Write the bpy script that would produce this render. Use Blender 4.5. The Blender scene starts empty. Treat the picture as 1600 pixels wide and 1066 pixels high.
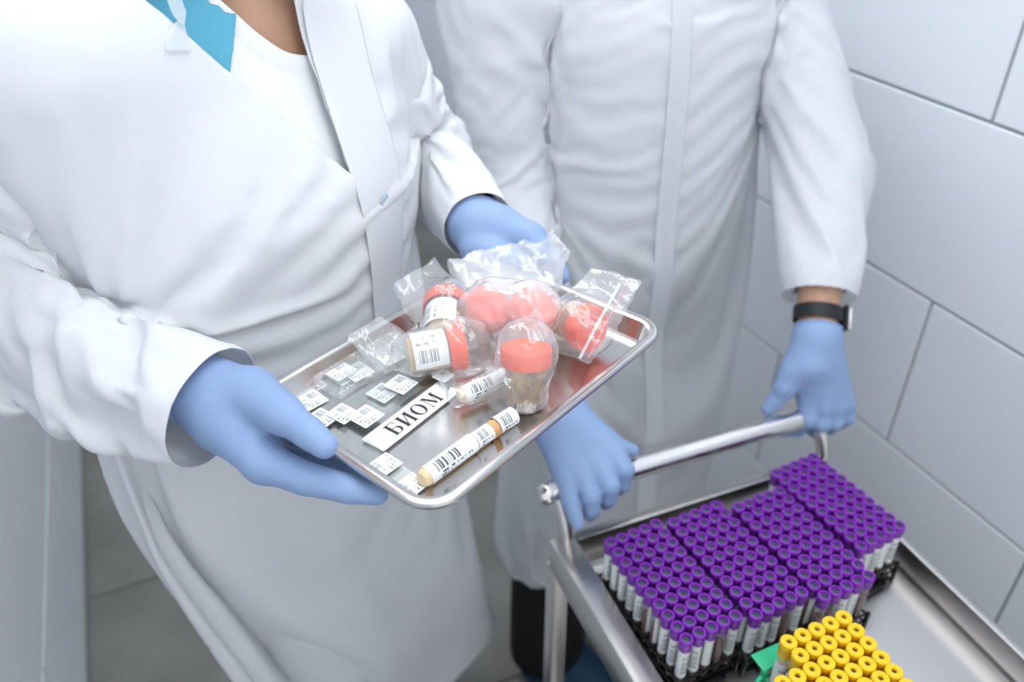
import bpy, bmesh, math, random, zlib, base64
import numpy as np
from mathutils import Vector, Matrix
from mathutils.bvhtree import BVHTree
random.seed(7)
S = bpy.context.scene
COL = S.collection
PI = math.pi

# ------------------------------------------------------------------ camera
cd = bpy.data.cameras.new('camera')
cd.sensor_width = 36.0
cd.lens = 1296.28 / 1600.0 * 36.0
cd.clip_start = 0.05
cam = bpy.data.objects.new('camera', cd)
COL.objects.link(cam)
_p, _y, _r = math.radians(34.25), math.radians(23.88), math.radians(-0.29)
_f = Vector((math.sin(_y)*math.cos(_p), math.cos(_y)*math.cos(_p), -math.sin(_p)))
_rt = Vector((math.cos(_y), -math.sin(_y), 0))
_up = _rt.cross(_f)
_rt2 = _rt*math.cos(_r) + _up*math.sin(_r)
_up2 = _up*math.cos(_r) - _rt*math.sin(_r)
m = Matrix((_rt2, _up2, -_f)).transposed().to_4x4()
m.translation = Vector((0, 0, 1.6))
cam.matrix_world = m
cd.dof.use_dof = True
cd.dof.focus_distance = 0.76
cd.dof.aperture_fstop = 3.2
S.camera = cam

# ------------------------------------------------------------------ world, lights, exposure
w = bpy.data.worlds.new('world'); S.world = w; w.use_nodes = True
bg = w.node_tree.nodes['Background']
bg.inputs[0].default_value = (0.92, 0.96, 1.0, 1)
bg.inputs[1].default_value = 1.06
def area(name, loc, sx, sy, power, rot=(0, 0, 0), color=(1, 1, 1)):
    l = bpy.data.lights.new(name, 'AREA'); l.shape = 'RECTANGLE'
    l.size = sx; l.size_y = sy; l.energy = power; l.color = color
    o = bpy.data.objects.new(name, l); COL.objects.link(o)
    o.location = loc; o.rotation_euler = rot
    return o
LIGHTS = [(0.35, -0.28, 2.66), (0.35, 1.0, 2.66), (0.35, 2.3, 2.66)]
POW = [5, 4.2, 7]
for (lx, ly, lz), pw in zip(LIGHTS, POW):
    area('ceiling_lamp_light', (lx, ly, lz), 0.58, 1.15, pw, color=(0.93, 0.97, 1.0))
S.view_settings.view_transform = 'Standard'
S.view_settings.look = 'None'
S.view_settings.exposure = 0.08
S.view_settings.gamma = 1.0
S.view_settings.use_curve_mapping = False
S.cycles.transparent_max_bounces = 40
S.cycles.max_bounces = 14
S.cycles.diffuse_bounces = 6

# ------------------------------------------------------------------ helpers
def srgb(r, g, b):
    f = lambda c: (c/255/12.92) if c/255 <= 0.04045 else ((c/255+0.055)/1.055)**2.4
    return (f(r), f(g), f(b), 1)

def mat(name, color, rough=0.5, metal=0.0, spec=0.5, trans=0.0, bump=None, alpha=1.0, sheen=0, coat=0, ior=1.45):
    m = bpy.data.materials.new(name); m.use_nodes = True
    nt = m.node_tree; b = nt.nodes['Principled BSDF']
    b.inputs['Base Color'].default_value = color
    b.inputs['Roughness'].default_value = rough
    b.inputs['Metallic'].default_value = metal
    b.inputs['Specular IOR Level'].default_value = spec
    b.inputs['Transmission Weight'].default_value = trans
    b.inputs['Alpha'].default_value = alpha
    b.inputs['Coat Weight'].default_value = coat
    b.inputs['IOR'].default_value = ior
    if sheen: b.inputs['Sheen Weight'].default_value = sheen
    if bump:
        scale, strength, dist = bump
        tc = nt.nodes.new('ShaderNodeTexCoord'); n = nt.nodes.new('ShaderNodeTexNoise')
        n.inputs['Scale'].default_value = scale; n.inputs['Detail'].default_value = 4
        bp = nt.nodes.new('ShaderNodeBump'); bp.inputs['Strength'].default_value = strength
        bp.inputs['Distance'].default_value = dist
        nt.links.new(tc.outputs['Object'], n.inputs['Vector'])
        nt.links.new(n.outputs['Fac'], bp.inputs['Height'])
        nt.links.new(bp.outputs['Normal'], b.inputs['Normal'])
    return m

def vary(m, c1, c2, scale, detail=4):
    """mottle the base colour of a material between two colours"""
    nt = m.node_tree; b = nt.nodes['Principled BSDF']
    tc = nt.nodes.new('ShaderNodeTexCoord'); n = nt.nodes.new('ShaderNodeTexNoise')
    n.inputs['Scale'].default_value = scale; n.inputs['Detail'].default_value = detail
    r = nt.nodes.new('ShaderNodeValToRGB')
    r.color_ramp.elements[0].position = 0.35; r.color_ramp.elements[0].color = c1
    r.color_ramp.elements[1].position = 0.65; r.color_ramp.elements[1].color = c2
    nt.links.new(tc.outputs['Object'], n.inputs['Vector'])
    nt.links.new(n.outputs['Fac'], r.inputs['Fac'])
    nt.links.new(r.outputs['Color'], b.inputs['Base Color'])
    return m

def film(name, color, clear, rough, gloss=0.2, white=0.3, bumps=None):
    """thin see-through sheet: part transparent, part scattering, part glossy"""
    m = bpy.data.materials.new(name); m.use_nodes = True
    nt = m.node_tree; nt.nodes.clear(); N = nt.nodes.new; L = nt.links.new
    out = N('ShaderNodeOutputMaterial')
    tr = N('ShaderNodeBsdfTransparent'); df = N('ShaderNodeBsdfDiffuse'); tl = N('ShaderNodeBsdfTranslucent')
    gl = N('ShaderNodeBsdfGlossy'); gl.inputs['Roughness'].default_value = rough
    df.inputs['Color'].default_value = color; tl.inputs['Color'].default_value = color
    m1 = N('ShaderNodeMixShader'); m1.inputs[0].default_value = white
    L(df.outputs[0], m1.inputs[1]); L(tl.outputs[0], m1.inputs[2])
    m2 = N('ShaderNodeMixShader'); m2.inputs[0].default_value = clear
    L(m1.outputs[0], m2.inputs[1]); L(tr.outputs[0], m2.inputs[2])
    fr = N('ShaderNodeFresnel'); fr.inputs['IOR'].default_value = 1.45
    mu = N('ShaderNodeMath'); mu.operation = 'MULTIPLY'; mu.inputs[1].default_value = gloss
    ge = N('ShaderNodeNewGeometry'); inv = N('ShaderNodeMath'); inv.operation = 'SUBTRACT'; inv.inputs[0].default_value = 1
    L(ge.outputs['Backfacing'], inv.inputs[1]); mo = N('ShaderNodeMath'); mo.operation = 'MULTIPLY'
    L(fr.outputs[0], mo.inputs[0]); L(inv.outputs[0], mo.inputs[1]); L(mo.outputs[0], mu.inputs[0])
    m3 = N('ShaderNodeMixShader'); L(mu.outputs[0], m3.inputs[0])
    L(m2.outputs[0], m3.inputs[1]); L(gl.outputs[0], m3.inputs[2]); L(m3.outputs[0], out.inputs[0])
    if bumps:
        tc = N('ShaderNodeTexCoord'); n = N('ShaderNodeTexNoise'); bp = N('ShaderNodeBump')
        n.inputs['Scale'].default_value = bumps[0]; n.inputs['Detail'].default_value = 5
        bp.inputs['Strength'].default_value = bumps[1]; bp.inputs['Distance'].default_value = bumps[2]
        L(tc.outputs['Object'], n.inputs['Vector']); L(n.outputs['Fac'], bp.inputs['Height'])
        for s in (df, gl, tl): L(bp.outputs['Normal'], s.inputs['Normal'])
    return m

def tag(o, label=None, cat=None, group=None, kind=None):
    if label: o['label'] = label
    if cat: o['category'] = cat
    if group: o['group'] = group
    if kind: o['kind'] = kind
    return o

def empty(name, loc=(0, 0, 0), rz=0.0):
    o = bpy.data.objects.new(name, None); COL.objects.link(o)
    o.location = loc; o.rotation_euler = (0, 0, rz); o.empty_display_size = 0.02
    return o

def link(name, me, parent=None, loc=None, rot=None):
    o = bpy.data.objects.new(name, me); COL.objects.link(o)
    if parent is not None: o.parent = parent
    if loc is not None: o.location = loc
    if rot is not None: o.rotation_euler = rot
    return o

def shade(me, angle=40):
    me.polygons.foreach_set('use_smooth', [True]*len(me.polygons))
    if angle is not None:
        try: me.set_sharp_from_angle(angle=math.radians(angle))
        except Exception: pass

class MB:
    """collects shapes in a bmesh and builds ONE mesh object"""
    def __init__(s): s.bm = bmesh.new()
    def box(s, x0, x1, y0, y1, z0, z1, bev=0.0, seg=2, M=None):
        t = bmesh.new(); bmesh.ops.create_cube(t, size=1)
        for v in t.verts:
            v.co = Vector((x0+(v.co.x+.5)*(x1-x0), y0+(v.co.y+.5)*(y1-y0), z0+(v.co.z+.5)*(z1-z0)))
        if bev > 0: bmesh.ops.bevel(t, geom=t.edges[:], offset=bev, segments=seg, affect='EDGES', profile=.5)
        s.add(t, M); return s
    def lathe(s, prof, seg=24, M=None, arc=(0, 2*PI), wob=None):
        t = bmesh.new(); full = abs(arc[1]-arc[0]-2*PI) < 1e-6
        n = seg if full else seg+1; rings = []
        for r, z in prof:
            if r < 1e-7: rings.append([t.verts.new((0, 0, z))]); continue
            ring = []
            for k in range(n):
                a = arc[0]+(arc[1]-arc[0])*k/seg
                q = r*(wob(k, r, z) if wob else 1)
                ring.append(t.verts.new((q*math.cos(a), q*math.sin(a), z)))
            rings.append(ring)
        for A, B in zip(rings, rings[1:]):
            for k in range(seg):
                k2 = (k+1) % n if full else k+1
                try:
                    if len(A) == 1 and len(B) > 1: t.faces.new((A[0], B[k2], B[k]))
                    elif len(B) == 1 and len(A) > 1: t.faces.new((A[k], A[k2], B[0]))
                    elif len(A) > 1: t.faces.new((A[k], A[k2], B[k2], B[k]))
                except ValueError: pass
        s.add(t, M); return s
    def tube(s, pts, r, seg=12, M=None, cap=True):
        pts = [Vector(p) for p in pts]; rs = r if isinstance(r, (list, tuple)) else [r]*len(pts)
        t = bmesh.new(); rings = []
        d0 = (pts[1]-pts[0]).normalized(); up = Vector((0, 0, 1)) if abs(d0.z) < .9 else Vector((1, 0, 0))
        u = d0.cross(up).normalized()
        for i, p in enumerate(pts):
            a = pts[max(i-1, 0)]; b = pts[min(i+1, len(pts)-1)]
            d = (b-a).normalized(); u = (u-d*u.dot(d)).normalized(); v = d.cross(u)
            rings.append([t.verts.new(p+(u*math.cos(2*PI*k/seg)+v*math.sin(2*PI*k/seg))*rs[i]) for k in range(seg)])
        for A, B in zip(rings, rings[1:]):
            for k in range(seg): t.faces.new((A[k], A[(k+1) % seg], B[(k+1) % seg], B[k]))
        if cap: t.faces.new(rings[0][::-1]); t.faces.new(rings[-1])
        s.add(t, M); return s
    def prism(s, poly, z0, z1, M=None):
        t = bmesh.new()
        a = [t.verts.new((x, y, z0)) for x, y in poly]; b = [t.verts.new((x, y, z1)) for x, y in poly]
        n = len(poly)
        for k in range(n): t.faces.new((a[k], a[(k+1) % n], b[(k+1) % n], b[k]))
        t.faces.new(b); t.faces.new(a[::-1])
        s.add(t, M); return s
    def add(s, t, M=None):
        if M is not None: bmesh.ops.transform(t, matrix=M, verts=t.verts)
        me = bpy.data.meshes.new('tmp'); t.to_mesh(me); t.free()
        s.bm.from_mesh(me); bpy.data.meshes.remove(me)
    def mesh(s, name, material, smooth=40):
        bmesh.ops.recalc_face_normals(s.bm, faces=s.bm.faces)
        me = bpy.data.meshes.new(name); s.bm.to_mesh(me); s.bm.free()
        me.materials.append(material)
        if smooth: shade(me, smooth)
        return me
    def build(s, name, material, parent=None, loc=None, rot=None, smooth=40):
        return link(name, s.mesh(name, material, smooth), parent, loc, rot)

def T(x=0, y=0, z=0, rx=0, ry=0, rz=0):
    return Matrix.Translation((x, y, z)) @ Matrix.Rotation(rz, 4, 'Z') @ Matrix.Rotation(ry, 4, 'Y') @ Matrix.Rotation(rx, 4, 'X')

# signed distance shapes meshed with surface nets: used for bodies, gloves, cloth and bags
def cone(P, a, b, ra, rb):
    a = np.array(a, float); b = np.array(b, float); ab = b-a
    t = np.clip((P-a) @ ab/max(ab @ ab, 1e-12), 0, 1)
    return np.linalg.norm(P-(a+t[:, None]*ab), axis=1)-(ra+t*(rb-ra))
def smin(a, b, k):
    h = np.clip(.5+.5*(b-a)/k, 0, 1)
    return b+(a-b)*h-k*h*(1-h)
def chain(P, pts, k=.004):
    """pts: [(xyz, r), ...] joined cones"""
    d = None
    for (a, ra), (b, rb) in zip(pts, pts[1:]):
        e = cone(P, a, b, ra, rb); d = e if d is None else smin(d, e, k)
    return d
def ellip(P, c, r, R=None):
    q = P-np.array(c, float)
    if R is not None: q = q @ R
    r = np.array(r, float)
    k0 = np.linalg.norm(q/r, axis=1); k1 = np.linalg.norm(q/(r*r), axis=1)
    return k0*(k0-1)/np.maximum(k1, 1e-9)
def column(P, prof, c, ang):
    """upright soft elliptical column, prof rows: z, half width, half depth, shift sideways, shift forward"""
    prof = np.array(prof, float); z = P[:, 2]
    a, b, sx, sy = (np.interp(z, prof[:, 0], prof[:, k]) for k in (1, 2, 3, 4))
    X = np.array([math.cos(ang), math.sin(ang)]); Y = np.array([-math.sin(ang), math.cos(ang)])
    q = P[:, :2]-np.array(c)
    lx = q @ X-sx; ly = q @ Y+sy
    k0 = np.sqrt((lx/a)**2+(ly/b)**2); k1 = np.sqrt((lx/a**2)**2+(ly/b**2)**2)
    d = np.where(k0 > 1e-6, k0*(k0-1)/np.maximum(k1, 1e-6), -b)
    dz = np.maximum(prof[0, 0]-z, z-prof[-1, 0])
    return np.maximum(d, dz)
def surface_nets(f, lo, hi, h):
    lo = np.array(lo, float); n = np.ceil((np.array(hi)-lo)/h).astype(int)+1
    ax = [lo[i]+h*np.arange(n[i]) for i in range(3)]
    G = np.stack(np.meshgrid(*ax, indexing='ij'), -1).reshape(-1, 3)
    V = np.concatenate([f(G[i:i+200000]) for i in range(0, len(G), 200000)]).reshape(n)
    V = np.where(np.abs(V) < 1e-9, 1e-9, V)
    neg = V < 0
    c = np.zeros(n-1, int)
    offs = [(i, j, k) for i in (0, 1) for j in (0, 1) for k in (0, 1)]
    for o in offs: c += neg[o[0]:n[0]-1+o[0], o[1]:n[1]-1+o[1], o[2]:n[2]-1+o[2]]
    act = (c > 0) & (c < 8); cells = np.argwhere(act)
    idx = -np.ones(n-1, int); idx[act] = np.arange(len(cells))
    acc = np.zeros((len(cells), 3)); cnt = np.zeros(len(cells))
    for a in offs:
        for d in range(3):
            if a[d]: continue
            b = list(a); b[d] = 1
            va = V[cells[:, 0]+a[0], cells[:, 1]+a[1], cells[:, 2]+a[2]]
            vb = V[cells[:, 0]+b[0], cells[:, 1]+b[1], cells[:, 2]+b[2]]
            s = (va < 0) != (vb < 0)
            t = np.where(s, va/np.where(s, va-vb, 1), 0)
            p = np.tile(np.array(a, float), (len(cells), 1)); p[:, d] = t
            acc[s] += p[s]; cnt[s] += 1
    verts = lo+h*(cells+acc/cnt[:, None])
    quads = []
    for d in range(3):
        u, v = (d+1) % 3, (d+2) % 3
        sl = [slice(None)]*3; sl2 = [slice(None)]*3
        sl[d] = slice(0, n[d]-1); sl2[d] = slice(1, n[d])
        A = neg[tuple(sl)]; B = neg[tuple(sl2)]
        E = np.argwhere(A != B)
        E = E[(E[:, u] > 0) & (E[:, v] > 0) & (E[:, u] < n[u]-1) & (E[:, v] < n[v]-1)]
        sg = A[E[:, 0], E[:, 1], E[:, 2]]
        def cell(du, dv):
            q = E.copy(); q[:, u] -= du; q[:, v] -= dv
            return idx[q[:, 0], q[:, 1], q[:, 2]]
        Q = np.stack([cell(1, 1), cell(0, 1), cell(0, 0), cell(1, 0)], 1)
        Q[~sg] = Q[~sg][:, ::-1]; quads.append(Q)
    return verts, np.concatenate(quads)
def relax(v, q, n=2, k=.5):
    e = np.concatenate([q[:, [0, 1]], q[:, [1, 2]], q[:, [2, 3]], q[:, [3, 0]]]); e = np.concatenate([e, e[:, ::-1]])
    for _ in range(n):
        s = np.zeros_like(v); c = np.zeros(len(v))
        np.add.at(s, e[:, 0], v[e[:, 1]]); np.add.at(c, e[:, 0], 1)
        v = v+k*(s/np.maximum(c, 1)[:, None]-v)
    return v
def sdf_mesh(name, f, lo, hi, h, material, smooth=2, disp=None):
    v, q = surface_nets(f, lo, hi, h); v = relax(v, q, smooth)
    if disp is not None: v = disp(v)
    me = bpy.data.meshes.new(name); me.from_pydata(v.tolist(), [], q.tolist()); me.update()
    me.materials.append(material); shade(me, None)
    return me
def cut(me, keep):
    """drop the faces whose centre fails keep(centres)"""
    c = np.array([p.center for p in me.polygons]); k = keep(c)
    bm = bmesh.new(); bm.from_mesh(me); bm.faces.ensure_lookup_table()
    bmesh.ops.delete(bm, geom=[f for f, ok in zip(bm.faces, k) if not ok], context='FACES')
    bm.to_mesh(me); bm.free()
def bounds(pts, pad):
    p = np.array(pts, float); return p.min(0)-pad, p.max(0)+pad

# ------------------------------------------------------------------ materials of the place
M_TILE = mat('glazed_tile', srgb(222, 226, 232), rough=0.22, spec=0.45, bump=(6, 0.05, 0.01))
M_GROUT = mat('grout', srgb(158, 162, 166), rough=0.9)
M_FLOOR = vary(mat('floor_stone', srgb(116, 116, 112), rough=0.45), srgb(108, 107, 103), srgb(124, 123, 119), 5)
M_FGROUT = mat('floor_grout', srgb(98, 92, 88), rough=0.9)
M_WHITE = mat('white_paint', srgb(235, 236, 236), rough=0.8)
M_STEEL = mat('brushed_steel', (0.62, 0.60, 0.585, 1), rough=0.3, metal=1.0, bump=(40, 0.06, 0.002))
M_STEEL2 = mat('tray_steel', (0.66, 0.645, 0.64, 1), rough=0.2, metal=1.0, bump=(25, 0.05, 0.002))
M_CHROME = mat('polished_steel', (0.78, 0.76, 0.75, 1), rough=0.14, metal=1.0)
M_TRIM = mat('green_grey_trim', srgb(110, 118, 112), rough=0.5)
M_RUBBER = mat('dark_rubber', srgb(28, 28, 30), rough=0.7)
M_LAMP = bpy.data.materials.new('lamp_diffuser'); M_LAMP.use_nodes = True
_b = M_LAMP.node_tree.nodes['Principled BSDF']
_b.inputs['Emission Color'].default_value = (0.95, 0.98, 1, 1); _b.inputs['Emission Strength'].default_value = 4.0

# ------------------------------------------------------------------ the room
XR, XL, YB, YF, ZC = 1.095, -0.405, 3.6, -0.9, 2.7
def struct(name, mb, material, parent=None):
    o = mb.build(name, material, parent, smooth=None)
    if parent is None: o['kind'] = 'structure'
    return o
floor = struct('floor', MB().box(XL-.05, XR+.05, YF, YB+.05, -.06, -.004), M_FGROUT)
ceiling = struct('ceiling', MB().box(XL-.05, XR+.05, YF, YB+.05, ZC, ZC+.06), M_WHITE)
wall_right = struct('wall_right', MB().box(XR+.004, XR+.08, YF, YB, 0, ZC), M_GROUT)
wall_left = struct('wall_left', MB().box(XL-.08, XL-.004, YF, YB, 0, ZC), M_GROUT)
wall_back = struct('wall_back', MB().box(XL-.08, XR+.08, YB+.004, YB+.08, 0, ZC), M_GROUT)
_tile_cache = {}
def tile(parent, name, size, axis, at, material, gap=.0028):
    """one tile: a bevelled slab of 8 mm; axis = the direction its face looks to"""
    key = (round(size[0], 3), round(size[1], 3), axis, material.name)
    me = _tile_cache.get(key)
    if me is None:
        a, b = size[0]/2-gap, size[1]/2-gap
        mb = MB()
        if axis == 'x-': mb.box(0, .012, -a, a, -b, b, .0012, 1)
        elif axis == 'x+': mb.box(-.012, 0, -a, a, -b, b, .0012, 1)
        elif axis == 'y-': mb.box(-a, a, 0, .012, -b, b, .0012, 1)
        else: mb.box(-a, a, -b, b, -.012, 0, .001, 1)
        me = _tile_cache[key] = mb.mesh(name, material, None)
    return link(name, me, parent, at)
ROW0, RH, TL = 0.287, 0.3, 0.6
def tile_wall(parent, lo, hi, put, joint):
    """running bond of 600 x 300 tiles; joint(row) = where a vertical joint of that row lies"""
    zs = [0.0] + [ROW0+RH*k for k in range(20) if ROW0+RH*k < ZC-.02] + [ZC]
    for r, (z0, z1) in enumerate(zip(zs, zs[1:])):
        j = joint(r); k0 = math.floor((lo-j)/TL)
        y = j+k0*TL
        while y < hi-1e-6:
            y0, y1 = max(y, lo), min(y+TL, hi)
            if y1-y0 > .02: put(parent, y0, y1, z0, z1)
            y += TL
tile_wall(wall_right, YF, YB, lambda p, a, b, c, d: tile(p, 'tile', (b-a, d-c), 'x-', (XR, (a+b)/2, (c+d)/2), M_TILE),
          lambda r: 0.48 if r % 2 else 0.778)
tile_wall(wall_left, YF, YB, lambda p, a, b, c, d: tile(p, 'tile', (b-a, d-c), 'x+', (XL, (a+b)/2, (c+d)/2), M_TILE),
          lambda r: 1.163 if r % 2 == 0 else 1.457)
tile_wall(wall_back, XL, XR, lambda p, a, b, c, d: tile(p, 'tile', (b-a, d-c), 'y-', ((a+b)/2, YB, (c+d)/2), M_TILE),
          lambda r: XL if r % 2 else XL+.3)
y = 1.575-.6*6
while y < YB:
    x = XL
    while x < XR-1e-6:
        y0, y1, x1 = max(y, YF), min(y+.6, YB), min(x+.6, XR)
        if y1-y0 > .02: tile(floor, 'floor_tile', (x1-x, y1-y0), 'z', ((x+x1)/2, (y0+y1)/2, 0), M_FLOOR, .002)
        x += .6
    y += .6
b = struct('baseboard_left', MB().box(XL, XL+.006, YF, YB, 0, .012, .002, 1), M_TRIM)
for k, (lx, ly, lz) in enumerate(LIGHTS):
    pos = ['nearest the open end', 'above the two people', 'farthest down the corridor'][k]
    t = tag(empty('ceiling_lamp', (lx, ly, ZC)), f'white rectangular ceiling light panel {pos}', 'lamp', 'ceiling light panels')
    MB().box(-.32, .32, -.6, -.575, -.035, 0, .003, 1).box(-.32, .32, .575, .6, -.035, 0, .003, 1) \
        .box(-.32, -.295, -.575, .575, -.035, 0, .003, 1).box(.295, .32, -.575, .575, -.035, 0, .003, 1).build('frame', M_WHITE, t)
    MB().box(-.294, .294, -.574, .574, -.02, -.012).build('diffuser', M_LAMP, t)

# ------------------------------------------------------------------ the trolley
cart = tag(empty('trolley', (0.360, 0.690, 0.0), math.radians(-2.08)),
           'stainless steel trolley with raised rim and push handle carrying the tube racks', 'trolley')
CW, CL, ZD, ZR = 0.452, 0.86, 0.700, 0.742     # width, length, deck and rim heights
MB().box(.03, CW-.015, -CL+.03, -.03, ZD-.004, ZD).build('deck', M_STEEL, cart)
MB().box(0, .036, -CL, .004, ZR-.055, ZR, .004).build('rim', M_STEEL, cart)
MB().box(CW-.012, CW, -CL, .004, ZR-.055, ZR, .002).build('rim', M_STEEL, cart)
MB().box(.036, CW-.012, -.012, .004, ZR-.055, ZR, .002).build('rim', M_STEEL, cart)
MB().box(.036, CW-.012, -CL, -CL+.03, ZR-.055, ZR, .003).build('rim', M_STEEL, cart)
MB().box(.01, CW-.01, -CL+.02, -.02, .25, .262, .003).build('shelf', M_STEEL, cart)
for lx, ly in ((.013, -.001), (CW-.013, -.001), (.013, -CL+.013), (CW-.013, -CL+.013)):
    lg = MB().box(lx-.013, lx+.013, ly-.013, ly+.013, .085, ZR-.05, .004).build('leg', M_STEEL, cart)
    c = MB(); c.lathe([(0, -.012), (.032, -.012), (.04, -.008), (.04, .008), (.032, .012), (0, .012)], 20, T(lx, ly, .04, rx=PI/2))
    c.box(lx-.018, lx-.015, ly-.02, ly+.02, .035, .09).box(lx+.015, lx+.018, ly-.02, ly+.02, .035, .09)
    c.build('caster', M_RUBBER, lg)
ZH = 0.802
MB().tube([(.012, .03, ZH), (.2, .03, ZH), (CW+.012, .03, ZH)], .0158, 20).build('handle', M_CHROME, cart)
for lx in (.022, CW-.002):
    MB().tube([(lx, -.004, ZR-.03), (lx, -.004, ZR+.012), (lx, .006, ZR+.034), (lx, .028, ZH)], .010, 14).build('handle_post', M_STEEL, cart)
for lx in (.008, CW+.016):
    MB().lathe([(0, -.016), (.008, -.014), (.0145, -.006), (.0155, .003), (.011, .012), (0, .0145)], 18, T(lx, .03, ZH, ry=-PI/2 if lx < .1 else PI/2)).build('end_knob', M_CHROME, cart)

# ------------------------------------------------------------------ blood tubes in racks
M_PURPLE = mat('purple_cap', srgb(122, 38, 168), rough=0.42, spec=0.5)
M_STOPPER = mat('grey_stopper', srgb(66, 78, 92), rough=0.5)
M_YELLOW = mat('yellow_cap', srgb(240, 192, 26), rough=0.4)
M_HOLE = mat('brown_stopper', srgb(104, 84, 60), rough=0.6)
M_GLASS = film('clear_tube', (0.9, 0.92, 0.93, 1), 0.82, 0.06, 0.7, 0.4)
M_BLOOD = mat('blood', srgb(86, 18, 20), rough=0.25)
M_SERUM = mat('serum', srgb(196, 160, 110), rough=0.3)
M_BLACKP = mat('black_plastic', srgb(20, 20, 23), rough=0.38)
M_GREENP = mat('green_plastic', srgb(38, 180, 128), rough=0.35)

def label_mat(name, base, ink, mode, sx=1.0):
    """white paper with printed bars and text lines; object x runs along the print"""
    m = mat(name, base, rough=0.55); nt = m.node_tree; N = nt.nodes.new; L = nt.links.new
    b = nt.nodes['Principled BSDF']; uv = N('ShaderNodeUVMap'); sp = N('ShaderNodeSeparateXYZ'); L(uv.outputs[0], sp.inputs[0])
    def mth(op, a, c=None, d=None):
        n = N('ShaderNodeMath'); n.operation = op
        for i, q in enumerate((a, c, d)):
            if q is None: continue
            if isinstance(q, (int, float)): n.inputs[i].default_value = q
            else: L(q, n.inputs[i])
        return n.outputs[0]
    X, Y = sp.outputs[0], sp.outputs[1]
    def within(v, a, c): return mth('MULTIPLY', mth('GREATER_THAN', v, a), mth('LESS_THAN', v, c))
    def rect(a, c, d, e): return mth('MULTIPLY', within(X, a, c), within(Y, d, e))
    def noise1(v, scale, seed):
        n = N('ShaderNodeTexNoise'); n.noise_dimensions = '1D'; n.inputs['Scale'].default_value = scale
        n.inputs['Detail'].default_value = 0; L(mth('ADD', v, seed), n.inputs['W']); return n.outputs[0]
    def noise2(sx_, sy_):
        c = N('ShaderNodeCombineXYZ'); L(mth('FLOOR', mth('MULTIPLY', X, sx_)), c.inputs[0]); L(mth('FLOOR', mth('MULTIPLY', Y, sy_)), c.inputs[1])
        n = N('ShaderNodeTexWhiteNoise'); n.noise_dimensions = '2D'; L(c.outputs[0], n.inputs['Vector']); return n.outputs[0]
    def dashes(d, e, a, c, dens, seed):
        return mth('MULTIPLY', rect(a, c, d, e), mth('GREATER_THAN', noise1(X, dens, seed), .47))
    parts = []
    for kind in mode:
        if kind[0] == 'bars': parts.append(mth('MULTIPLY', rect(*kind[1:5]), mth('GREATER_THAN', noise1(X, kind[5], 3.3), .5)))
        if kind[0] == 'text': parts.append(mth('MULTIPLY', dashes(*kind[1:6], kind[6]), mth('GREATER_THAN', noise2(kind[5]*2.2, 34), .25)))
    f = parts[0]
    for p in parts[1:]: f = mth('MAXIMUM', f, p)
    mx = N('ShaderNodeMix'); mx.data_type = 'RGBA'; L(f, mx.inputs['Factor'])
    mx.inputs[6].default_value = base; mx.inputs[7].default_value = ink
    L(mx.outputs[2], b.inputs['Base Color'])
    return m
PAPER = srgb(240, 242, 243)
M_TUBELBL = label_mat('tube_paper', srgb(228, 230, 230), srgb(120, 124, 130), [('bars', .15, .85, .35, .7, 22), ('text', .78, .86, .1, .9, 14, 1.7)])

def uv_grid(me, fn):
    uv = me.uv_layers.new(name='UVMap')
    for p in me.polygons:
        for li in p.loop_indices:
            uv.data[li].uv = fn(me.vertices[me.loops[li].vertex_index].co)
def wrap_label(name, r, z0, z1, a0, a1, material, seg=16, thick=.00025):
    """paper strip wrapped round a tube whose axis is z; u runs along z, v round the tube"""
    me = bpy.data.meshes.new(name); v = []; f = []; uvs = []
    for k in range(seg+1):
        a = a0+(a1-a0)*k/seg
        for z in (z0, z1):
            v.append((r*math.cos(a), r*math.sin(a), z)); uvs.append(((z-z0)/(z1-z0), k/seg))
    for k in range(seg): f.append((2*k, 2*k+2, 2*k+3, 2*k+1))
    me.from_pydata(v, [], f); uv = me.uv_layers.new(name='UVMap')
    for p in me.polygons:
        for li in p.loop_indices: uv.data[li].uv = uvs[me.loops[li].vertex_index]
    me.materials.append(material); shade(me, None)
    return me
def cap_meshes(r, h, hole, top, mcap, mstop, ribs=18):
    """tube cap whose top lies at z=top"""
    prof = [(r*.80, top-h), (r*.93, top-h+.0005), (r*.95, top-h*.45), (r, top-h*.42), (r, top-.0015), (r*.95, top-.0003), (r*.86, top), (hole+.0006, top), (hole, top-.0012), (hole, top-.004)]
    wob = lambda k, q, z: 1.0 if q < r*.9 else (1-.02*(k % 2))
    a = MB().lathe(prof, ribs*2, wob=wob).mesh('cap', mcap, 50)
    b = MB().lathe([(hole+.0001, top-.0026), (hole*.5, top-.0018), (hole*.42, top-.0032), (0, top-.0034)], 12).mesh('stopper', mstop)
    return a, b
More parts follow.
